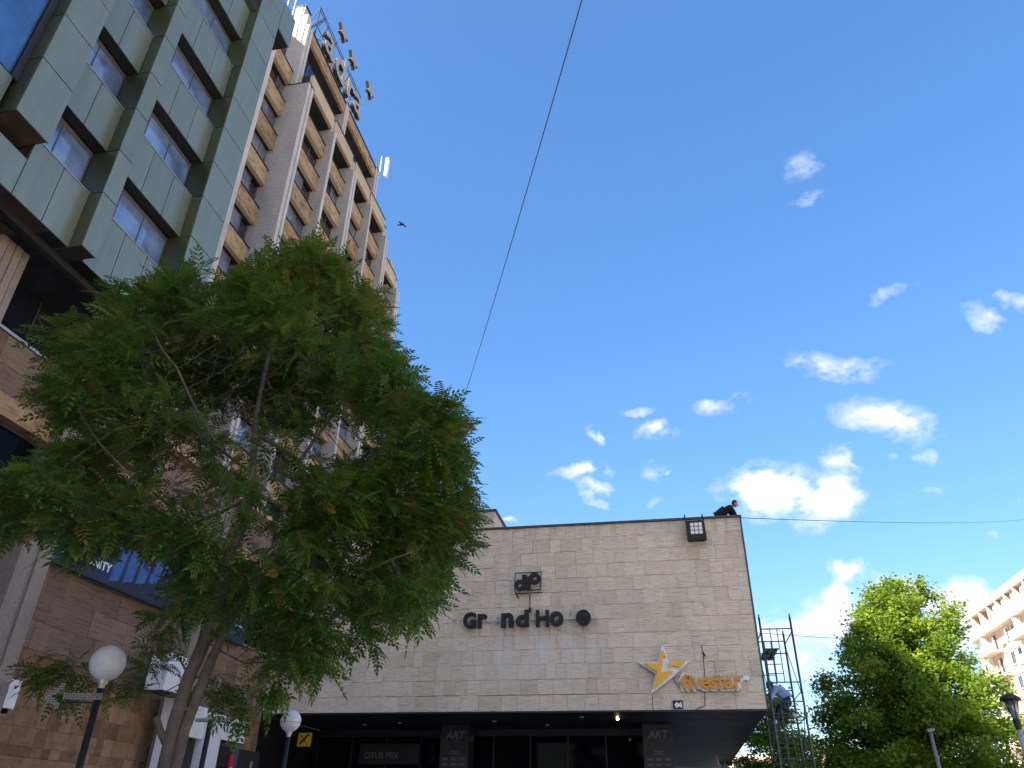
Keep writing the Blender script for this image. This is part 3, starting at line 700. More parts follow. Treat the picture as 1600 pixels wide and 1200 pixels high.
mb = ring(-4.33, 9.08, .2, .075, 25.67, 25.79); mb.box(-4.62, -4.48, 25.675, 25.785, 8.68, 9.15).box(-4.8, -4.36, 25.66, 25.78, 8.9, 9.0)
mb.build('monogram_letter', M['rust_black'], hp)
# star + fivestar
fs = empty('star_sign', (0, 26, 6), 'white backed yellow four pointed star emblem beside the orange fivestar lettering', 'sign')
OUT = [(-0.16, 6.81), (0.0, 6.25), (0.66, 6.27), (0.1, 5.8), (-0.64, 5.3), (-0.45, 5.9), (-0.97, 6.26), (-0.35, 6.26)]
IN1 = [(-0.17, 6.62), (-0.07, 6.4), (-0.17, 6.38), (-0.28, 5.92), (-0.05, 5.96), (0.11, 5.95), (-0.55, 5.43), (-0.39, 5.94), (-0.79, 6.22), (-0.32, 6.2)]
IN2 = [(-0.05, 6.06), (0.01, 6.22), (0.51, 6.25), (0.3, 6.07), (0.13, 6.12)]
MB().prism(OUT, 'y', 25.83, 25.93).build('star_backing', M['sign_white'], fs)
MB().prism(IN1, 'y', 25.74, 25.828).build('star_face', M['yellow_sign'], fs); MB().prism(IN2, 'y', 25.74, 25.828).build('star_face', M['yellow_sign'], fs)
ft = empty('fivestar_lettering', (1.2, 26, 5.6), 'orange fivestar lettering on white backing, right of the star emblem', 'sign')
def fit(o, x0, x1, z0, z1, y):
    me = o.data; xs_ = [v.co.x for v in me.vertices]; ys_ = [v.co.y for v in me.vertices]
    kx = (x1-x0)/(max(xs_)-min(xs_)); kz = (z1-z0)/(max(ys_)-min(ys_)); a, b_ = min(xs_), min(ys_)
    for v in me.vertices: v.co.x = (v.co.x-a)*kx; v.co.y = (v.co.y-b_)*kz
    o.matrix_basis = Matrix.Translation((x0, y, z0)) @ FACE_S.to_4x4()
o = text('backing', 'fivestar', .6, .04, M['sign_white'], ft, (0, 0, 0), FACE_S, bold=.026, spacing=.97); fit(o, .26, 2.23, 5.36, 5.92, 25.9)
piece('backing_bar', M['sign_white'], ft, .3, 2.15, 25.87, 25.93, 5.43, 5.70); piece('trade_mark', M['sign_white'], ft, 2.24, 2.42, 25.87, 25.92, 5.68, 5.80)
for ch, a, b_, zt in (('fi', .31, .64, 5.84), ('v', .62, .87, 5.74), ('e', .86, 1.11, 5.75), ('s', 1.11, 1.32, 5.75), ('t', 1.31, 1.50, 5.85), ('a', 1.49, 1.76, 5.75), ('r', 1.78, 1.97, 5.75)):
    kx = (2.16-.31)/(1.97-.31)
    o = text('letter', ch, .5, .035, M['orange_sign'], ft, (0, 0, 0), FACE_S, bold=.016); fit(o, .31+(a-.31)*kx, .31+(b_-.31)*kx, 5.41, zt, 25.80)
# floodlight panel hung from the parapet
fl = empty('led_floodlight', (1.3, 26, 10.5), 'black box floodlight with nine square white lights hung from the parapet', 'floodlight')
MB().prism([(.99, 10.88), (1.60, 10.88), (1.63, 10.24), (1.58, 10.19), (1.04, 10.19), (.99, 10.24)], 'y', 25.7, 25.92).build('housing', M['rust_black'], fl)
for x in (1.0, 1.6): MB().tube([(x, 25.85, 10.8), (x-.03, 25.85, 11.16), (x-.03, 26.1, 11.16)], .018, 6).build('hanger', M['rust_black'], fl)
for i in range(3):
    for j in range(3): piece('light_pane', M['white_plastic'], fl, 1.12+.14*i, 1.235+.14*i, 25.69, 25.70, 10.4+.14*j, 10.515+.14*j)
text('lettering', 'SMART TEC', .055, .002, M['grey_ink'], fl, (1.22, 25.698, 10.29), FACE_S)
ve = empty('wall_vent', (.17, 26, 5), 'small broken square vent with pale torn cover at the lower wall edge', 'vent')
MB().box(.02, .33, 25.96, 25.985, 5.10, 5.12).box(.02, .04, 25.96, 25.985, 4.87, 5.1).box(.31, .33, 25.96, 25.985, 4.87, 5.1).build('vent_frame', M['rust_black'], ve)
piece('vent_back', M['steel_dark'], ve, .04, .31, 25.975, 25.985, 4.87, 5.1)
MB().prism([(.06, 5.0), (.14, 5.08), (.2, 5.02), (.28, 5.08), (.3, 4.9), (.2, 4.94), (.1, 4.9)], 'y', 25.955, 25.97).build('torn_cover', M['sign_white'], ve)
tag(MB().tube([(1.08, 25.96, 6.75), (1.1, 25.96, 6.45), (1.08, 25.96, 5.86), (1.03, 25.97, 5.35), (.99, 25.97, 4.96), (.88, 25.97, 4.92), (.72, 25.97, 4.87)], .011, 6).tube([(1.1, 25.94, 6.55), (1.16, 25.94, 6.42)], .022, 6).build('wall_cable', M['cable']), 'thin dark cable running down the wall behind the fivestar lettering', 'cable')
tag(MB().tube([(.1, 25.97, 5.8), (.14, 25.97, 5.65), (.26, 25.97, 5.52)], .01, 6).tube([(-.6, 25.97, 5.31), (-.61, 25.97, 5.1), (-.61, 25.97, 4.85)], .008, 6).build('wall_cable', M['cable']), 'short thin cable hanging from the tip of the yellow star emblem', 'cable')

# ================================================================== pink apartment building, far right
pk = empty('apartment_building', (45, 100, 0), 'sunlit pink and cream apartment block with balconies and a roof loggia, far right', 'building')
XK, YK = 45.0, 127.0
piece('wall', M['pink_plaster'], pk, XK, XK+14, 50, YK, 0, 26.6); piece('corner_wall', M['cream_plaster'], pk, XK-.06, XK-.002, 122.5, YK+.05, 0, 26.4)
piece('loggia_back', M['pink_plaster'], pk, XK+2.2, XK+14, 50, YK, 26.6, 29.4)
piece('cornice', M['cream_plaster'], pk, XK-.7, XK+14.3, 49.8, YK+.8, 29.4, 30.2); piece('cornice_step', M['cream_plaster'], pk, XK-.3, XK+14, 50, YK+.4, 30.2, 30.6)
piece('loggia_slab', M['cream_plaster'], pk, XK-.9, XK+2.2, 49.8, YK+.3, 26.2, 26.6)
piece('loggia_band', M['pink_plaster'], pk, XK-.85, XK-.7, 49.8, YK+.25, 26.61, 27.4)
for i in range(16):
    y = YK-2.6-3.3*i
    piece('loggia_pillar', M['pink_plaster'], pk, XK-.65, XK+2.0, y, y+.45, 26.61, 29.39)
    if i > 2: piece('curtain', M['curtain_white'], pk, XK-.3, XK-.25, y+.5, y+2.4, 27.0, 29.1)
for k in range(8):
    zf = 23.4-3.0*k
    if zf < 0: break
    for j in range(6):
        yb = 119.2-12.5*j
        # recessed-looking balcony group
        bal = piece('balcony', M['cream_plaster'], pk, XK-1.5, XK-.07, yb-1.2, yb+4.6, zf-.05, zf+.22)
        piece('balcony_rail', M['pilaster_mosaic'] if k % 2 else M['cream_plaster'], bal, XK-1.5, XK-1.42, yb-1.2, yb+4.6, zf+.23, zf+1.05)
        d = piece('balcony_door', M['frame_dark'], pk, XK-.1, XK-.062, yb+.3, yb+1.9, zf+.23, zf+2.4)
        piece('curtain', M['curtain_white'], d, XK-.14, XK-.102, yb+.9, yb+1.6, zf+.3, zf+2.3)
        piece('door_screen', M['curtain_white'], pk, XK-1.1, XK-.07, yb+3.0, yb+3.1, zf+.23, zf+2.5)
        for yw in (yb-4.0, yb-7.2, yb+6.0):
            if yw > YK-1.3: continue
            w = piece('window', M['cream_plaster'], pk, XK-.14, XK-.061, yw-.75, yw+.75, zf+.8, zf+2.5)
            piece('pane', M['dark_glass'], w, XK-.16, XK-.142, yw-.6, yw-.05, zf+.95, zf+2.35); piece('pane', M['curtain_white' if (k+j) % 3 == 0 else 'dark_glass'], w, XK-.16, XK-.142, yw+.05, yw+.6, zf+.95, zf+2.35)
        piece('floor_band', M['cream_plaster'], pk, XK-.1, XK-.001, yb-8.6, yb-1.3, zf-.35, zf+.35)
    if k % 3 == 0: piece('air_conditioner', M['white_plastic'], pk, XK-.55, XK-.15, 116.3, 117.2, zf+.7, zf+1.3)
# far peach block glimpsed low behind the trees
fb = empty('far_building', (20, 150, 0), 'peach coloured block barely showing between the trees at the bottom right', 'building')
piece('wall', M['pink_plaster'], fb, 8, 36, 150, 160, 0, 13)
for k in range(4):
    for i in range(8): piece('window', M['dark_glass'], fb, 9.5+3.3*i, 10.9+3.3*i, 149.9, 149.99, 1.2+3.1*k, 2.9+3.1*k)

# ================================================================== signs and fittings on the stone podium
def banner(nm, y0, y1, z0, z1, label, words):
    b = empty(nm, (-13.6, (y0+y1)/2, z0), label, 'banner')
    piece('banner_sheet', M['blue_banner'], b, -13.72, -13.68, y0, y1, z0, z1)
    piece('bottom_bar', M['steel_dark'], b, -13.74, -13.64, y0, y1, z0-.05, z0-.002)
    for (s, y, z_, sz) in words: text('lettering', s, sz, .004, M['sign_white'], b, (-13.672, y, z_), FACE_E, bold=.008)
    return b
b1 = banner('blue_banner', 14.55, 19.9, 6.72, 8.75, 'long dark blue banner reading COMMUNITY hung under the leaves between white pilasters', [('COMMUNITY', 14.75, 6.98, .30), ('GYM', 15.2, 7.45, .4)])
mb = MB()
for i in range(5):
    y = 16.6+.5*i; mb.prism([(y, 6.8+.1*i), (y+.35, 6.9+.1*i), (y+.5, 7.8), (y+.1, 7.9)], 'x', -13.678, -13.674+.0005*i)
mb.build('printed_shape', M['blue_light'], b1)
b2 = banner('blue_banner', 21.9, 23.6, 6.62, 8.6, 'blue banner ending in the word life. right of the tree trunk', [('life.', 22.6, 7.1, .5)])
mb = MB()
for i in range(16):
    z_ = 6.66+.026*i; mb.tube([(-13.676, 22.4+.5*random.random(), z_), (-13.672, 22.9, z_+random.uniform(-.04, .05)), (-13.676, 23.5, z_+random.uniform(-.05, .05))], .007, 4)
mb.build('printed_swirl', M['blue_light'], b2)
# white sign box, and torn white sheet under it
ws = empty('light_box_sign', (-13.1, 19.5, 4.8), 'blank white box sign above the white doorway left of the trunk', 'sign')
piece('sign_box', M['sign_white'], ws, -13.3, -12.75, 18.5, 19.8, 4.5, 5.4); piece('sign_frame', M['steel_dark'], ws, -13.28, -12.74, 18.48, 19.82, 4.46, 4.495)
text('lettering', 'foto', .2, .004, M['red_paint'], ws, (-12.745, 19.1, 4.8), FACE_E)
dw = empty('white_doorway', (-13.4, 20, 0), 'white painted door surround with grey stains behind the tree trunk', 'door')
piece('door_post', M['white_paint'], dw, -13.38, -13.0, 19.6, 20.4, 0, 4.55); piece('door_post', M['white_paint'], dw, -13.3, -12.95, 21.2, 22.05, 0, 4.3)
piece('door_head', M['white_paint'], dw, -13.36, -13.02, 20.42, 21.18, 3.6, 4.4); piece('door_opening', M['seam_black'], dw, -13.36, -13.2, 20.42, 21.18, 0, 3.59)
af = empty('photo_shop_sign', (-13.4, 23, 3.8), 'white fascia board reading ART FOTO over a dark shop front', 'sign')
piece('board', M['sign_white'], af, -13.45, -13.25, 21.85, 23.95, 3.72, 4.36)
o = text('lettering', 'ART FOTO', .4, .006, M['black_ink'], af, (-13.245, 22.2, 3.95), FACE_E, bold=.012)
piece('board_frame', M['steel_dark'], af, -13.46, -13.24, 21.83, 23.97, 3.69, 3.718)
sf = empty('shop_front', (-13.5, 23, 0), 'dark shop front with a warm wooden interior and red poster below the ART FOTO board', 'shop front')
piece('opening', M['seam_black'], sf, -13.6, -13.5, 21.9, 25.6, 0, 3.6); piece('frame', M['steel_dark'], sf, -13.5, -13.42, 21.9, 24, 3.05, 3.12)
piece('lit_display', M['wood_warm'], sf, -13.5, -13.46, 22.3, 22.9, 2.6, 3.3); piece('poster', M['red_paint'], sf, -13.45, -13.38, 23.55, 23.8, 2.1, 3.4)
piece('poster_edge', M['blue_light'], sf, -13.45, -13.37, 23.82, 23.95, 2.1, 3.6); piece('glass_door', M['galv'], sf, -13.45, -13.4, 24.9, 25.0, 0, 3.3)
MB().sphere((-13.37, 23.66, 2.95), .1, 10, 8).build('poster_figure', M['sign_white'], sf)
# air conditioner
ac = empty('air_conditioner', (-13.4, 14.2, 3.5), 'white outdoor air conditioner unit with a round dark fan at the lower left edge', 'air conditioner')
MB().box(-13.8, -13.42, 13.75, 14.62, 3.55, 4.1).build('casing', M['white_plastic'], ac)
mb = MB(); mb.prism([(14.08+.23*math.cos(t), 3.83+.23*math.sin(t)) for t in np.linspace(0, 2*math.pi, 25)[:-1]], 'x', -13.42, -13.405); mb.build('fan_opening', M['steel_dark'], ac)
mb = MB()
for rr in (.06, .11, .16, .21):
    mb.tube([(-13.398, 14.08+rr*math.cos(t), 3.83+rr*math.sin(t)) for t in np.linspace(0, 2*math.pi, 21)], .006, 4, False)
for t in np.linspace(0, math.pi, 7)[:-1]: mb.tube([(-13.396, 14.08+.22*math.cos(t), 3.83+.22*math.sin(t)), (-13.396, 14.08-.22*math.cos(t), 3.83-.22*math.sin(t))], .005, 4)
mb.build('fan_guard', M['window_frame_grey'], ac)
piece('badge', M['red_paint'], ac, -13.418, -13.412, 14.45, 14.52, 3.93, 3.99); piece('bracket', M['steel_dark'], ac, -13.9, -13.45, 13.8, 13.84, 3.46, 3.55); piece('bracket', M['steel_dark'], ac, -13.9, -13.45, 14.5, 14.54, 3.46, 3.55)

# ================================================================== street lamps
def globe_lamp(x, y, zg, r, label, band=False):
    t = empty('street_lamp', (x, y, 0), label, 'street lamp', 'white globe street lamps')
    MB().tube([(x, y, 0), (x, y, .6), (x, y, .62), (x, y, zg-r-.07)], [.06, .06, .038, .032], 12).build('pole', M['steel_dark'], t, True)
    MB().tube([(x, y, zg-r-.07), (x, y, zg-r-.03), (x, y, zg-r+.02)], [.033, .033, .05], 12).tube([(x, y, zg-r-.03), (x, y, zg-r+.03)], .05, 12).build('collar', M['galv'], t)
    g = MB().sphere((x, y, zg), r, 32, 20).build('globe', M['opal_globe'], t, True)
    if band: MB().tube([(x+(r+.001)*math.cos(a), y+(r+.001)*math.sin(a), zg-.02) for a in np.linspace(0, 2*math.pi, 33)], .0035, 4, False).build('seam', M['window_frame_grey'], g)
    return t
globe_lamp(-5.57, 7.08, 2.97, .17, 'nearer globe street lamp with a dotted arrow decoration on its dark pole')
globe_lamp(-5.96, 12.11, 3.0, .16, 'farther globe street lamp standing in front of the dark ground floor', True)
ar = empty('arrow_light', (-5.65, 7.0, 2.63), 'small unlit arrow made of rows of round bulbs, fixed to the nearer globe lamp', 'decoration')
mb = MB()
ax0, ay0, az0 = -5.50, 7.08, 2.645
for i in range(15):
    for j in range(3): mb.sphere((ax0-.026*i, ay0-.06-.004*i, az0+.014*(j-1)*1.5), .0115, 6, 4)
mb.build('arrow_shaft', M['letter_face'], ar)
mb = MB()
for i in range(9):
    for j in range(11):
        if abs(j-5) <= i*.62+.8 and abs(j-5) >= i*.62-2.2: mb.sphere((ax0-.026*15-.18+.022*i, ay0-.125, az0+.022*(j-5)), .0105, 6, 4)
mb.build('arrow_head', M['letter_face'], ar)
MB().tube([(ax0, ay0-.03, az0-.05), (ax0-.4, ay0-.06, az0-.05)], .008, 5).tube([(-5.57, 7.03, az0-.05), (-5.57, 7.03, az0-.15)], .01, 5).build('holder', M['steel_dark'], ar)
# dark post in front of the photo shop
bp = empty('lamp_post', (-6.2, 10.2, 0), 'thin dark post with a short crossbar in front of the ART FOTO sign', 'post')
MB().tube([(-6.23, 10.26, 0), (-6.23, 10.26, 2.8)], .036, 10).build('pole', M['steel_dark'], bp, True); MB().tube([(-6.42, 10.2, 2.8), (-5.95, 10.34, 2.82)], .028, 8).build('crossbar', M['galv'], bp)
# lantern at the far right
lp = empty('lantern_post', (5.32, 14, 0), 'leaning grey lantern post with a dark hooded lamp in front of the pink building', 'street lamp')
lx, ly, lz = 5.38, 14.5, 3.52
MB().tube([(lx+.02, ly, 0), (lx+.02, ly, lz-.42)], [.06, .04], 12).build('pole', M['galv'], lp, True)
mb = MB(); mb.tube([(lx+.02, ly, lz-.45), (lx+.02, ly, lz-.3)], [.04, .06], 12)
for t in (0, 1.57, 3.14, 4.71): mb.tube([(lx+.02+.03*math.cos(t), ly+.03*math.sin(t), lz-.32), (lx+.02+.11*math.cos(t), ly+.11*math.sin(t), lz)], .009, 5)
mb.build('lantern_cage', M['steel_dark'], lp)
MB().tube([(lx+.02, ly, lz-.3), (lx+.02, ly, lz-.02)], [.045, .085], 16).build('lantern_glass', M['curtain_glass'], lp, True)
MB().tube([(lx+.02, ly, lz-.01), (lx+.02, ly, lz+.03), (lx+.02, ly, lz+.09)], [.16, .15, .05], 20).build('lantern_hood', M['steel_dark'], lp, True)
sp_ = empty('slim_post', (8.1, 28.9, 0), 'slim grey post standing in front of the bright green tree', 'post')
MB().tube([(8.12, 28.88, 0), (8.12, 28.88, 4.5)], [.08, .055], 10).build('pole', M['window_frame_grey'], sp_, True); MB().tube([(8.0, 28.8, 4.5), (8.25, 28.9, 4.56)], .05, 8).build('head', M['window_frame_grey'], sp_)
cm = empty('security_camera', (2.1, 45, 4.6), 'small white camera under the right end of the dark soffit', 'camera')
MB().box(1.95, 2.35, 41.8, 42.1, 3.95, 4.15).build('camera_body', M['white_plastic'], cm); MB().tube([(2.0, 42, 4.1), (1.9, 42, 4.82)], .04, 8).build('bracket', M['galv'], cm)

# ================================================================== cables and bird
def sag(a, b, s, n=24): return [Vector(a).lerp(Vector(b), i/n)-Vector((0, 0, s*4*(i/n)*(1-i/n))) for i in range(n+1)]
tag(MB().tube(sag((-0.35, 11.0, 20.4), (-14.2, 47.5, 26.0), .55), .016, 5).build('overhead_cable', M['cable']), 'long slanting overhead cable crossing the open sky', 'cable')
tag(MB().tube(sag((2.86, 26.0, 11.0), (36.83, 82.12, 29.53), .25), .014, 5).build('overhead_cable', M['cable']), 'upper thin wire running right from the roof corner towards the pink building', 'cable')
tag(MB().tube(sag((3.0, 30, 8.0), (29.88, 84.89, 18.57), .3), .011, 5).build('overhead_cable', M['cable']), 'lower faint wire passing behind the scaffold and the bright tree', 'cable')
bd = MB(); bx, by, bz = -15.47, 36.89, 37.17
bd.tube([(bx-.2, by, bz-.02), (bx-.12, by, bz), (bx, by, bz+.02), (bx+.09, by, bz+.02), (bx+.16, by, bz+.03)], [.015, .06, .075, .05, .02], 8)
bd.prism([(bx-.05, by), (bx+.1, by), (bx+.24, by+.34), (bx+.14, by+.34)], 'z', bz+.03, bz+.05); bd.prism([(bx-.05, by), (bx+.1, by), (bx-.08, by-.3), (bx-.16, by-.26)], 'z', bz+.03, bz+.05)
bd.prism([(bx-.19, bz-.03), (bx-.19, bz+.02), (bx-.3, bz+.03), (bx-.29, bz-.04)], 'y', by-.05, by+.05)
tag(bd.build('bird', M['black_cloth']), 'small dark bird flying right of the tower', 'bird')

# ================================================================== scaffold
sc = empty('scaffold_tower', (3.5, 27.3, 0), 'narrow dark steel scaffold tower against the right side of the low building', 'scaffold')
XA, XC, YA, YC, ZT = 3.02, 3.98, 26.3, 28.3, 7.66
for (x, y, zt) in ((XA, YA, ZT), (XC, YA, ZT), (XA, YC, ZT-.1), (XC, YC, ZT-.1)):
    MB().tube([(x, y, 0), (x, y, zt)], .034, 8).tube([(x, y, zt-.02), (x, y, zt+.1)], .022, 8).build('standard', M['scaffold_paint'], sc, True)
def bar(p, q, r=.02, nm='crossbar'): MB().tube([p, q], r, 6).build(nm, M['scaffold_paint'], sc)
for y, lv in ((YA, (7.29, 5.66, 5.1, 4.09, 3.5, 2.0, .6)), (YC, (7.3, 6.9, 5.7, 5.1, 4.1, 3.5, 2.0, .6))):
    for z_ in lv: bar((XA, y, z_), (XC, y, z_))
    for x in (XA+.5, XA+.28):
        for a, b_ in ((5.66, 7.29), (3.5, 5.1), (.6, 2.0)): bar((x, y, a), (x, y, b_), .015, 'ladder_rail')
    for z_ in (6.9, 6.2, 5.92, 4.75, 4.4, 3.8): bar((XA, y, z_), (XA+.5, y, z_), .014, 'rung')
for x in (XA, XC):
    for z_ in (7.2, 5.4, 3.6): bar((x, YA, z_), (x, YC, z_), .018)
    bar((x, YA, 5.2), (x, YC, 7.1), .014, 'brace'); bar((x, YC, 3.4), (x, YA, 5.0), .014, 'brace'); bar((x, YA, 1.6), (x, YC, 3.2), .014, 'brace')
pl = piece('platform', M['steel_dark'], sc, XA+.02, XA+.48, YA+.05, YA+.1, 6.66, 6.70)
for i in range(5): piece('platform_slat', M['galv' if i % 2 == 0 else 'steel_dark'], pl, XA+.03+.09*i, XA+.10+.09*i, YA+.1, YC-.05, 6.66, 6.69)
for yy in (26.9, 27.6): piece('platform_joist', M['steel_dark'], pl, XA+.02, XA+.48, yy, yy+.05, 6.62, 6.655)

# ================================================================== people
def skin_mesh(name, verts, edges, radii, mat, parent, sub=2):
    me = bpy.data.meshes.new(name); me.from_pydata(verts, edges, []); o = bpy.data.objects.new('tmp_'+name, me); col.objects.link(o)
    md = o.modifiers.new('s', 'SKIN'); 
    if not me.skin_vertices: me.attributes
    for i, r_ in enumerate(radii):
        rr = r_ if isinstance(r_, tuple) else (r_, r_); me.skin_vertices[0].data[i].radius = rr
    me.skin_vertices[0].data[0].use_root = True
    ms = o.modifiers.new('u', 'SUBSURF'); ms.levels = sub; ms.render_levels = sub
    dg = bpy.context.evaluated_depsgraph_get(); nm = bpy.data.meshes.new_from_object(o.evaluated_get(dg))
    bpy.data.objects.remove(o); nm.materials.clear(); nm.materials.append(mat)
    nm.polygons.foreach_set('use_smooth', [True]*len(nm.polygons))
    r = bpy.data.objects.new(name, nm); link(r, parent); return r
def person(root, J, shirt, trousers, shoe, hairdir, sh=1.0):
    """J: joints in world space"""
    p = {k: Vector(v) for k, v in J.items()}
    # one continuous skin body, clothes as slightly larger shells over it
    def chain(keys, rad): return [p[k] for k in keys], rad
    names = ['pelvis', 'waist', 'chest', 'neck', 'headc', 'shL', 'elL', 'haL', 'shR', 'elR', 'haR', 'hipL', 'knL', 'anL', 'toL', 'hipR', 'knR', 'anR', 'toR']
    idx = {n: i for i, n in enumerate(names)}
    E_ = [('pelvis', 'waist'), ('waist', 'chest'), ('chest', 'neck'), ('neck', 'headc'), ('chest', 'shL'), ('shL', 'elL'), ('elL', 'haL'), ('chest', 'shR'), ('shR', 'elR'), ('elR', 'haR'),
          ('pelvis', 'hipL'), ('hipL', 'knL'), ('knL', 'anL'), ('anL', 'toL'), ('pelvis', 'hipR'), ('hipR', 'knR'), ('knR', 'anR'), ('anR', 'toR')]
    rad = [.12, .12, .15, .055, .085, .06, .042, .03, .06, .042, .03, .085, .055, .04, .035, .085, .055, .04, .035]
    body = skin_mesh('body', [tuple(p[n]) for n in names], [(idx[a], idx[b_]) for a, b_ in E_], rad, M['skin'], root)
    tn = ['waist', 'pelvis', 'chest', 'shL', 'elL', 'fL', 'shR', 'elR', 'fR', 'nk']
    p['fL'] = p['elL'].lerp(p['haL'], .75); p['fR'] = p['elR'].lerp(p['haR'], .75); p['nk'] = p['chest'].lerp(p['neck'], .7)
    ti = {n: i for i, n in enumerate(tn)}
    skin_mesh('jacket', [tuple(p[n]) for n in tn], [(ti[a], ti[b_]) for a, b_ in (('waist', 'pelvis'), ('waist', 'chest'), ('chest', 'shL'), ('shL', 'elL'), ('elL', 'fL'), ('chest', 'shR'), ('shR', 'elR'), ('elR', 'fR'), ('chest', 'nk'))],
              [.19, .18, .215, .10, .072, .055, .10, .072, .055, .09], shirt, root)
    ln = ['pelvis', 'hipL', 'knL', 'anL', 'hipR', 'knR', 'anR', 'wb']; p['wb'] = p['pelvis'].lerp(p['waist'], .5); li = {n: i for i, n in enumerate(ln)}
    skin_mesh('trousers', [tuple(p[n]) for n in ln], [(li[a], li[b_]) for a, b_ in (('pelvis', 'wb'), ('pelvis', 'hipL'), ('hipL', 'knL'), ('knL', 'anL'), ('pelvis', 'hipR'), ('hipR', 'knR'), ('knR', 'anR'))],
              [.16, .115, .078, .062, .115, .078, .062, .15], trousers, root)
    for s in 'LR': MB().tube([p['an'+s]-Vector((0, 0, .02)), p['an'+s].lerp(p['to'+s], .5)-Vector((0, 0, .03)), p['to'+s]-Vector((0, 0, .02))], [.055, .06, .045], 10).build('shoe', shoe, root, True)
    hc = p['headc']; f = Vector(hairdir).normalized()
    # face features: nose, ears, hair cap
    MB().sphere(hc, .098, 18, 12, 1.18).build('head_shape', M['skin'], root, True)
    mb = MB(); mb.sphere(hc-f*.028+Vector((0, 0, .03)), .108, 18, 12, 1.05); mb.build('hair', M['hair'], root, True)
    side = f.cross(Vector((0, 0, 1))).normalized()
    mb = MB(); mb.sphere(hc+f*.105-Vector((0, 0, .015)), .018, 8, 6, 1.4).sphere(hc+side*.097-Vector((0, 0, .01)), .022, 8, 6, 1.5).sphere(hc-side*.097-Vector((0, 0, .01)), .022, 8, 6, 1.5)
    mb.build('face_features', M['skin'], root, True)
    mb = MB(); 
    for s in (-1, 1): mb.sphere(hc+f*.09+side*.033*s+Vector((0, 0, .012)), .011, 6, 5)
    mb.box(hc.x+f.x*.097-.015, hc.x+f.x*.097+.015, hc.y+f.y*.097-.01, hc.y+f.y*.097+.01, hc.z-.055, hc.z-.048); mb.build('eyes', M['black_ink'], root)
    for s, k in ((1, 'L'), (-1, 'R')):
        h = p['ha'+k]; d = (p['ha'+k]-p['el'+k]).normalized(); u = d.orthogonal().normalized(); w = d.cross(u)
        mb = MB()
        for q in range(4): mb.tube([h+u*(q-1.5)*.018, h+u*(q-1.5)*.02+d*.045+w*.008, h+u*(q-1.5)*.02+d*(.075-.006*abs(q-1.5))+w*.028], [.011, .010, .008], 6)
        mb.tube([h-u*.02, h-u*.05+d*.03, h-u*.055+d*.05+w*.01], [.013, .011, .009], 6).build('fingers', M['skin'], root, True)
pr_ = empty('person', (2.4, 26.5, 11.09), 'person in black leaning forward over the roof parapet at the right corner', 'person')
person(pr_, dict(pelvis=(2.14, 26.55, 11.30), waist=(2.26, 26.53, 11.42), chest=(2.50, 26.48, 11.52), neck=(2.70, 26.44, 11.60), headc=(2.80, 26.38, 11.66),
    shL=(2.55, 26.66, 11.53), elL=(2.66, 26.56, 11.32), haL=(2.72, 26.34, 11.14), shR=(2.58, 26.28, 11.52), elR=(2.70, 26.24, 11.30), haR=(2.76, 26.2, 11.12),
    hipL=(2.12, 26.66, 11.27), knL=(2.42, 26.72, 11.18), anL=(2.05, 26.85, 11.1), toL=(1.9, 26.9, 11.11), hipR=(2.12, 26.44, 11.27), knR=(2.40, 26.50, 11.18), anR=(2.03, 26.6, 11.1), toR=(1.9, 26.62, 11.11)),
    M['black_cloth'], M['black_cloth'], M['black_cloth'], (.8, -.35, -.45))
wk = empty('person', (3.35, 27, 4.6), 'worker in a light blue shirt and dark trousers bending over on the scaffold', 'person')
person(wk, dict(pelvis=(3.62, 27.0, 5.30), waist=(3.50, 27.0, 5.46), chest=(3.32, 26.98, 5.58), neck=(3.18, 26.96, 5.62), headc=(3.10, 26.94, 5.66),
    shL=(3.28, 27.2, 5.56), elL=(3.12, 27.25, 5.36), haL=(3.03, 27.1, 5.14), shR=(3.28, 26.76, 5.56), elR=(3.12, 26.68, 5.34), haR=(3.04, 26.5, 5.14),
    hipL=(3.62, 27.12, 5.24), knL=(3.30, 27.2, 5.02), anL=(3.20, 27.2, 4.66), toL=(3.07, 27.18, 4.62), hipR=(3.60, 26.9, 5.24), knR=(3.38, 26.8, 5.0), anR=(3.68, 26.85, 4.82), toR=(3.78, 26.85, 4.75)),
    M['blue_cloth'], M['navy_cloth'], M['shoe_white'], (-.8, 0, -.5))
bar((XA, 27.2, 4.58), (XC, 27.2, 4.58)); bar((XA, 26.85, 4.72), (XC, 26.85, 4.72))
bar((XA, YA, 4.58), (XA, YC, 4.58)); bar((XC, YA, 4.65), (XC, YC, 4.65))

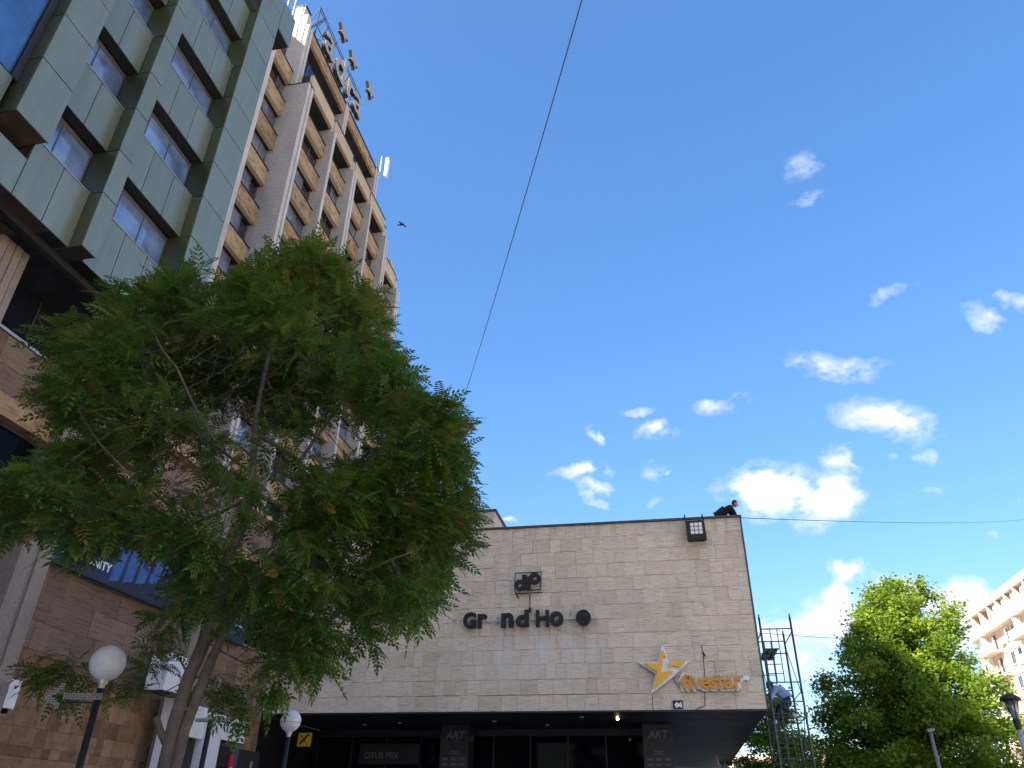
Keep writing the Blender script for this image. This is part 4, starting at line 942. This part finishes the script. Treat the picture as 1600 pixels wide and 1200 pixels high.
# ================================================================== trees
CROWN = [[-3.86,6.53,7.23,0.44],[-4.79,8.11,8.58,0.55],[-4.15,6.11,6.44,0.49],[-5.2,7.66,7.67,0.62],[-5.12,5.97,6.46,0.41],[-6.23,7.26,7.52,0.5],[-5.39,5.71,6.39,0.26],[-3.27,6.54,6.42,0.48],[-3.97,7.95,7.46,0.59],[-5.05,5.54,5.53,0.45],[-5.98,6.56,6.24,0.53],[-4.5,6.02,5.84,0.57],[-5.6,7.51,6.89,0.71],[-3.75,6.35,5.72,0.61],[-4.78,8.08,6.85,0.77],[-3.09,6.97,5.85,0.54],[-3.6,8.11,6.55,0.63],[-5.34,5.41,5.18,0.36],[-6.36,6.45,5.87,0.43],[-2.47,7.06,5.28,0.47],[-3.0,8.57,6.07,0.57],[-5.2,5.69,4.55,0.4],[-6.21,6.79,5.13,0.47],[-5.12,5.16,4.01,0.31],[-6.54,6.59,4.68,0.39],[-2.29,7.43,4.67,0.4],[-2.68,8.69,5.19,0.47],[-4.61,5.7,4.85,0.46],[-5.76,7.12,5.66,0.57],[-2.6,7.46,4.12,0.47],[-3.18,9.09,4.68,0.58],[-2.85,7.14,4.74,0.54],[-3.54,8.89,5.51,0.68],[-4.14,6.64,5.06,0.57],[-4.84,7.77,5.64,0.67],[-4.8,5.39,3.83,0.32],[-6.23,7.0,4.5,0.41],[-5.5,5.24,3.95,0.28],[-6.61,6.31,4.42,0.34],[-4.41,5.85,4.05,0.39],[-5.52,7.33,4.67,0.49],[-4.07,6.33,3.58,0.39],[-4.9,7.63,3.99,0.47],[-3.46,6.52,3.61,0.45],[-4.32,8.14,4.11,0.56],[-2.98,7.25,3.67,0.36],[-3.54,8.62,4.06,0.43],[-2.4,6.98,3.51,0.29],[-2.95,8.58,3.95,0.35],[-3.33,6.73,3.07,0.34],[-4.0,8.08,3.36,0.41],[-3.69,7.03,2.79,0.25],[-4.04,7.27,2.62,0.17],[-6.3,7.38,2.93,0.26],[-5.86,7.73,2.92,0.23],[-6.49,7.21,2.99,0.15],[-5.63,7.9,3.65,0.24],[-4.05,5.98,4.08,0.44],[-5.18,7.65,4.77,0.57],[-3.3,6.67,4.3,0.48],[-4.18,8.44,5.01,0.6],[-2.55,8.21,5.5,0.33],[-5.65,7.88,3.22,0.2],[-4.4,7.3,2.78,0.18],[-6.13,5.92,6.12,0.3],[-3.88,7.17,7.78,0.23],[-5.43,6.54,7.4,0.22],[-3.08,7.5,3.22,0.21],[-2.36,8.05,4.38,0.24]]
def grow(seeds, attractors, step, kill, infl, maxn=4200, maxit=400):
    """space colonisation. seeds: list of (pos, parent index)"""
    P = [np.array(s[0], float) for s in seeds]; par = [s[1] for s in seeds]
    A = np.array(attractors, float); N = np.array(P)
    d = np.linalg.norm(A[:, None]-N[None], axis=2); near = d.argmin(1); nd = d.min(1)
    alive = nd > kill
    for it in range(maxit):
        sel = alive & (nd < infl)
        if not sel.any() or len(P) > maxn: break
        ids = near[sel]; v = A[sel]-np.array(P)[ids]; v /= np.linalg.norm(v, axis=1)[:, None]
        uniq = np.unique(ids); new = []
        for u in uniq:
            dv = v[ids == u].sum(0)+rng.normal(0, .15, 3); dv[2] += .12; dv /= np.linalg.norm(dv)+1e-9
            new.append(P[u]+dv*step); par.append(int(u))
        base = len(P); P += new; Nn = np.array(new)
        d = np.linalg.norm(A[:, None]-Nn[None], axis=2); m_ = d.min(1); am = d.argmin(1)+base
        upd = m_ < nd; near[upd] = am[upd]; nd[upd] = m_[upd]; alive &= nd > kill
        # nodes that stall
        if it % 40 == 39: alive &= rng.rand(len(A)) > .25
    return np.array(P), par
def radii(P, par, tip, power):
    n = len(P); r = np.zeros(n); kids = [[] for _ in range(n)]
    for i, q in enumerate(par):
        if q >= 0: kids[q].append(i)
    for i in range(n-1, -1, -1):
        if not kids[i]: r[i] = tip
    order = sorted(range(n), key=lambda i: -depth_of[i]) if False else None
    dep = [0]*n
    for i in range(n): dep[i] = dep[par[i]]+1 if par[i] >= 0 else 0
    for i in sorted(range(n), key=lambda i: -dep[i]):
        if kids[i]: r[i] = (sum(r[k]**power for k in kids[i]))**(1/power)
    return r, kids
def limbs(P, par, r, kids, sides_big=10):
    mb = MB(); n = len(P)
    starts = [i for i in range(n) if par[i] < 0]
    stack = [(s, None) for s in starts]
    while stack:
        s, pa = stack.pop()
        chain = ([pa] if pa is not None else [])+[s]; rr = ([min(r[pa], r[s]*1.25)] if pa is not None else [])+[r[s]]
        c = s
        while kids[c]:
            ks = sorted(kids[c], key=lambda k: -r[k])
            for k in ks[1:]: stack.append((k, c))
            c = ks[0]; chain.append(c); rr.append(r[c])
        if len(chain) < 2: continue
        mx = max(rr)
        mb.tube([P[i] for i in chain], rr, 10 if mx > .05 else (6 if mx > .015 else 3), cap=False)
    return mb
def in_blobs(B, n, zs=1.0, shell=.3):
    vol = np.array([b[3]**3 for b in B])**.8; pr_ = vol/vol.sum(); k = rng.choice(len(B), n, p=pr_)
    u = rng.normal(size=(n, 3)); u /= np.linalg.norm(u, axis=1)[:, None]; rad = rng.rand(n)**shell
    C_ = np.array([b[:3] for b in B])[k]; return C_+u*rad[:, None]*np.array([b[3] for b in B])[k][:, None]*np.array([1, 1, zs])
def quads_mesh(name, V, tint, mat, per=4):
    n = len(V); me = bpy.data.meshes.new(name); me.vertices.add(n); me.vertices.foreach_set('co', V.ravel().astype(np.float32))
    nf = n//per; me.loops.add(n); me.loops.foreach_set('vertex_index', np.arange(n, dtype=np.int32)); me.polygons.add(nf)
    me.polygons.foreach_set('loop_start', np.arange(0, n, per, dtype=np.int32)); me.polygons.foreach_set('loop_total', np.full(nf, per, dtype=np.int32))
    at = me.attributes.new('tint', 'FLOAT', 'POINT'); at.data.foreach_set('value', tint.astype(np.float32))
    me.materials.append(mat); me.update(calc_edges=True); return me
def compound_leaf(L, pairs, wl, ww, droop):
    """local: rachis along +X, flat in XY, drooping in -Z; leaflets as pointed quads"""
    q = []
    for i in range(pairs):
        t = (i+1.2)/(pairs+.6); x = L*t; z = -droop*L*t*t
        for s in (-1, 1):
            a = R(62-18*t)*s; l = wl*(1-.45*abs(t-.45)); w = ww*(1-.4*abs(t-.45))
            dx, dy = math.cos(a), math.sin(a); nx, ny = -dy, dx; dz = -.22*l
            q += [(x, 0, z), (x+dx*l*.45+nx*w, dy*l*.45+ny*w, z+dz*.3), (x+dx*l, dy*l, z+dz), (x+dx*l*.45-nx*w, dy*l*.45-ny*w, z+dz*.3)]
    x = L; z = -droop*L
    q += [(x, 0, z), (x+wl*.4, ww, z-.01), (x+wl, 0, z-.03), (x+wl*.4, -ww, z-.01)]
    q += [(0, .002, 0), (L*.5, .002, -droop*L*.25), (L, 0, -droop*L), (L*.5, -.003, -droop*L*.25)]
    return np.array(q)
def frames(dirs, roll):
    d = dirs/np.linalg.norm(dirs, axis=1)[:, None]; up = np.tile([0, 0, 1.0], (len(d), 1))
    y = np.cross(up, d); y /= np.linalg.norm(y, axis=1)[:, None]+1e-9; z_ = np.cross(d, y)
    c, s = np.cos(roll)[:, None], np.sin(roll)[:, None]
    return d, y*c+z_*s, z_*c-y*s
# --- the big street tree on the left
bt = empty('street_tree', (-4.4, 6.7, 0), 'large leafy street tree with feathery compound leaves and a forked grey trunk', 'tree')
trunkL = [(-4.48, 6.70, 0), (-4.45, 6.69, .8), (-4.43, 6.69, 1.5), (-4.42, 6.69, 2.0), (-4.41, 6.68, 2.36), (-4.38, 6.70, 2.75), (-4.32, 6.74, 3.09)]
paths = dict(
 a=[(-4.29, 6.75, 3.46), (-4.29, 6.78, 3.84), (-4.25, 6.9, 4.33), (-4.32, 6.97, 4.91), (-4.4, 6.92, 5.61), (-4.46, 7.0, 6.45), (-4.45, 7.13, 7.3), (-4.38, 7.2, 7.8)],
 b=[(-4.12, 6.86, 3.43), (-3.92, 6.86, 3.73), (-3.71, 6.86, 4.05), (-3.32, 6.95, 4.51), (-2.99, 7.21, 5.16), (-2.8, 7.41, 5.6)])
seeds = []; 
for i, q in enumerate(trunkL): seeds.append((q, i-1))
ft_ = len(seeds)-1
def add_path(pts, frm):
    p0 = np.array(seeds[frm][0]); last = frm
    for q in pts:
        q = np.array(q); a_ = np.array(seeds[last][0]); n = max(1, int(np.linalg.norm(q-a_)/.2))
        for k in range(1, n+1):
            seeds.append((tuple(a_+(q-a_)*k/n+rng.normal(0, .008, 3)), last)); last = len(seeds)-1
    return last
def nearest(q): return int(np.argmin([np.linalg.norm(np.array(s[0])-np.array(q)) for s in seeds]))
ia = add_path(paths['a'], ft_); ib = add_path(paths['b'], ft_)
for pth in ([(-4.44, 6.41, 4.97), (-4.67, 5.99, 5.45), (-5.02, 5.71, 6.02)], [(-4.38, 6.46, 3.72), (-4.59, 6.06, 4.08), (-4.75, 5.67, 4.35), (-4.96, 5.36, 4.58), (-5.10, 5.2, 4.83)],
            [(-3.31, 6.84, 3.83), (-2.8, 6.85, 3.74), (-2.35, 6.91, 3.94)], [(-3.95, 6.89, 2.9), (-3.68, 7.1, 2.94), (-3.44, 7.22, 3.17)], [(-4.93, 7.05, 2.62), (-5.52, 7.5, 2.72), (-6.18, 7.7, 2.95)],
            [(-4.19, 7.74, 5.41), (-3.99, 8.29, 6.59), (-3.75, 8.4, 7.25)], [(-5.13, 7.27, 4.48), (-5.88, 7.33, 5.01), (-6.24, 7.03, 4.68), (-6.31, 6.42, 4.45)]):
    add_path(pth, nearest(pth[0]))
att = in_blobs(CROWN, 9000, shell=.4)
P, par = grow(seeds, att, .09, .11, 1.4, maxn=14000)
rad, kids = radii(P, par, .003, 1.85)
rad = rad*(.06/max(rad[:4].max(), 1e-6))
rad = np.maximum(rad, .003)
NT = len(trunkL)
tr = MB(); tr.tube([tuple(P[i]) for i in range(NT)], [rad[0]*1.2, rad[0]*1.05]+[float(rad[i]) for i in range(2, NT)], 18)
# second stem fused to the trunk on the right
tr.tube([(-4.40, 6.74, 0), (-4.36, 6.74, 1.6), (-4.335, 6.74, 2.3), (-4.25, 6.79, 2.9), (-4.12, 6.86, 3.43), (-3.92, 6.86, 3.73)], [.065, .055, .05, .044, .038, .022], 14)
tr.tube([(-4.44, 6.66, 2.2), (-4.50, 6.62, 2.30), (-4.55, 6.6, 2.40)], [.035, .032, .03], 10)
tr.build('trunk', M['bark'], bt, True)
p2_ = list(par); p2_[NT-1+1] = p2_[NT-1+1]
br_ = limbs(P, par, rad, kids); br_.build('branches', M['bark'], bt, True)
# leaves near the thin ends
dep = np.zeros(len(P), int)
for i in sorted(range(len(P)), key=lambda i: -i):
    if kids[i]: dep[i] = 1+max(dep[k] for k in kids[i])
# crown surface weighting: bare inside, leafy outside
Bc = np.array([b[:3] for b in CROWN]); 
CC = np.array([-4.35, 6.9, 5.3]); Rr = np.array([2.35, 2.3, 2.9])
origin = []; dirs = []; scl = []; tnt = []
def clump(p): 
    return math.sin(p[0]*3.1+1.3*p[2])+math.sin(p[1]*2.7-p[2]*2.2+1)+math.sin(p[2]*4.3+p[0]*1.7)
for i in range(len(P)):
    if par[i] < 0 or dep[i] > 6 or i < len(seeds)-1: continue
    q = P[i]; rel = np.linalg.norm((q-CC)/Rr)
    dn = rel+.13*clump(q)
    if dn < .43: continue
    n = 9 if dep[i] == 0 else 3
    if dn < .55: n = 1
    tw_ = P[i]-P[par[i]]; out = (q-CC)/Rr; out /= np.linalg.norm(out)+1e-6
    for k in range(n):
        d = rng.normal(0, .75, 3)+out*.55+tw_/(np.linalg.norm(tw_)+1e-6)*.5; d[2] = d[2]*.5-.02
        origin.append(q+rng.normal(0, .025, 3)); dirs.append(d); scl.append(rng.uniform(.5, 1.3))
        red = .82+.18*rng.rand() if (rng.rand() < .10+.12*(q[2] > 6.6)) else rng.rand()*.72
        tnt.append(red)
origin = np.array(origin); dirs = np.array(dirs); scl = np.array(scl); tnt = np.array(tnt)
LV = [compound_leaf(l_, n_, w_, .014, dr) for l_, n_, w_, dr in ((.23, 6, .066, .1), (.19, 4, .075, .3), (.25, 7, .058, .45))]
nl = len(origin); print('LEAVES', nl, 'NODES', len(P))
dfront = np.argsort(np.linalg.norm(origin-np.array([0, 0, 1.6]), axis=1))
d_, y_, z_ = frames(dirs, rng.normal(0, .45, nl))
single = set(dfront[:300].tolist())
rest = np.array([i for i in range(nl) if i not in single])
Vs = []; Ts = []
for k in range(3):
    ids = rest[rest % 3 == k]; L = LV[k]
    V = origin[ids][:, None]+(d_[ids][:, None]*L[None, :, 0:1]+y_[ids][:, None]*L[None, :, 1:2]+z_[ids][:, None]*L[None, :, 2:3])*scl[ids][:, None, None]
    Vs.append(V.reshape(-1, 3)); Ts.append(np.repeat(tnt[ids], len(L)))
o = bpy.data.objects.new('foliage', quads_mesh('foliage', np.concatenate(Vs), np.concatenate(Ts), M['leaf_ash'])); link(o, bt); o['kind'] = 'stuff'
lm = [[quads_mesh('leaf', LV[k], np.full(len(LV[k]), t), M['leaf_ash']) for t in (.1, .35, .6, .95)] for k in range(3)]
for i in single:
    mt_ = Matrix(((*(d_[i]*scl[i]),), (*(y_[i]*scl[i]),), (*(z_[i]*scl[i]),))).transposed().to_4x4(); mt_.translation = Vector(origin[i])
    o = bpy.data.objects.new('leaf', lm[i % 3][min(3, int(tnt[i]*4))]); link(o, bt, mt_)
# --- broadleaf trees in the square
def broad_tree(x, y, blobs, th, nleaf, size, label, cols='leaf_maple', tr_r=.2, natt=700):
    t = empty('broadleaf_tree', (x, y, 0), label, 'tree', None)
    sd_ = [((x, y, 0), -1)]
    n = int(th/.4)
    for i in range(1, n+1): sd_.append(((x+rng.normal(0, .03), y+rng.normal(0, .03), i*.4), i-1))
    top = max(b[2]+b[3] for b in blobs)
    for i in range(int((top*.72-th)/.4)): sd_.append(((x+rng.normal(0, .05), y+rng.normal(0, .05), th+(i+1)*.4), len(sd_)-1))
    at_ = in_blobs(blobs, natt)
    P, par = grow(sd_, at_, .4, .5, 5.0, maxn=2600)
    r, kd = radii(P, par, .012, 2.2); r = np.maximum(r*(tr_r/r[0]), .012)
    nn_ = len(sd_)
    tb = MB(); tb.tube([tuple(P[i]) for i in range(nn_)], [float(r[i]) for i in range(nn_)], 12); tb.build('trunk', M['bark_dark'], t, True)
    limbs(P, par, r*.9, kd).build('branches', M['bark_dark'], t, True)
    # leaves: clustered round twig nodes
    tips = np.array([P[i] for i in range(nn_, len(P))]); k = rng.randint(0, len(tips), nleaf)
    c = tips[k]+rng.normal(0, .26, (nleaf, 3))*np.array([1, 1, .75])
    dd = rng.normal(0, 1, (nleaf, 3)); dd[:, 2] *= .5
    a, b_, c2 = frames(dd, rng.normal(0, .7, nleaf)); s = size*rng.uniform(.65, 1.3, nleaf)[:, None, None]
    Lf = np.array([(0, 0, 0), (.45, .42, .06), (1, 0, -.12), (.45, -.42, .06)])
    V = c[:, None]+(a[:, None]*Lf[None, :, 0:1]+b_[:, None]*Lf[None, :, 1:2]+c2[:, None]*Lf[None, :, 2:3])*s
    tn = np.clip(rng.rand(len(tips))[k]*.7+rng.rand(nleaf)*.3, 0, 1)
    o = bpy.data.objects.new('foliage', quads_mesh('foliage', V.reshape(-1, 3), np.repeat(tn, 4), M[cols])); link(o, t); o['kind'] = 'stuff'
    return t
def dome(x, y, zt, zb, r, n=26, seed=1):
    g = np.random.RandomState(seed); out = []
    for i in range(n):
        f = (i+.5)/n; z_ = zb+(zt-zb)*f; rr = r*max(.0, 1-f**1.7)**.6*.85; a = i*2.399+g.rand()*.5
        b_ = r*(.42-.17*f); q = rr*g.uniform(.6, 1)
        out.append([x+q*math.cos(a), y+q*math.sin(a), z_-b_*.45, b_])
        if i % 2 == 0: out.append([x+q*.4*math.cos(a+2), y+q*.4*math.sin(a+2), z_-b_*.6, b_])
    return out
broad_tree(10.35, 38, dome(10.35, 38, 12.0, 2.0, 4.9, 38, 4), 2.0, 150000, .15, 'tall broad green tree with its upper crown lit by the sun, right of the scaffold', natt=1300, tr_r=.24)
broad_tree(5.4, 47, dome(5.4, 47, 8.4, 1.5, 3.6, 18, 9), 1.6, 45000, .16, 'smaller shaded green tree seen through the scaffold', natt=500)
broad_tree(18.0, 41, dome(18.0, 41, 6.2, 1.2, 3.0, 14, 5), 1.5, 34000, .16, 'low dark tree at the bottom right corner behind the lantern post', natt=450)
broad_tree(14.0, 55, dome(14.0, 55, 8.0, 1.2, 4.4, 14, 6), 1.5, 20000, .2, 'farther round tree mostly hidden behind the tall sunlit tree', natt=450)
broad_tree(0.5, 62, dome(.5, 62, 4.5, 1.0, 3.5, 10, 7), 1.2, 12000, .2, 'far tree glimpsed below the end of the dark soffit', natt=300)

# ================================================================== the far side of the square (outside the frame; seen in the glass and the cladding)
for (x0, x1, y0, y1, h, mt) in ((34, 48, -70, -38, 19, 'cream_plaster'), (34, 48, -34, -2, 23, 'pink_plaster'), (36, 50, 2, 34, 17, 'cream_plaster')):
    q = empty('town_building', (x0, (y0+y1)/2, 0), {19: 'cream plastered building with rows of dark windows closing the far side', 23: 'tall pink plastered building with rows of dark windows opposite the offices', 17: 'lowest cream plastered building at the near end of the opposite row'}[h], 'building')
    piece('wall', M[mt], q, x0, x1, y0, y1, 0, h); piece('roof', M['roof_metal'], q, x0-.4, x1+.4, y0-.3, y1+.3, h, h+.4)
    mb = MB()
    for k in range(int((h-3)/3.1)):
        for i in range(int((y1-y0)/3)): mb.box(x0-.03, x0-.001, y0+.8+3*i, y0+2.2+3*i, 3.6+3.1*k, 5.3+3.1*k)
    mb.build('windows', M['dark_glass'], q, kind='stuff')
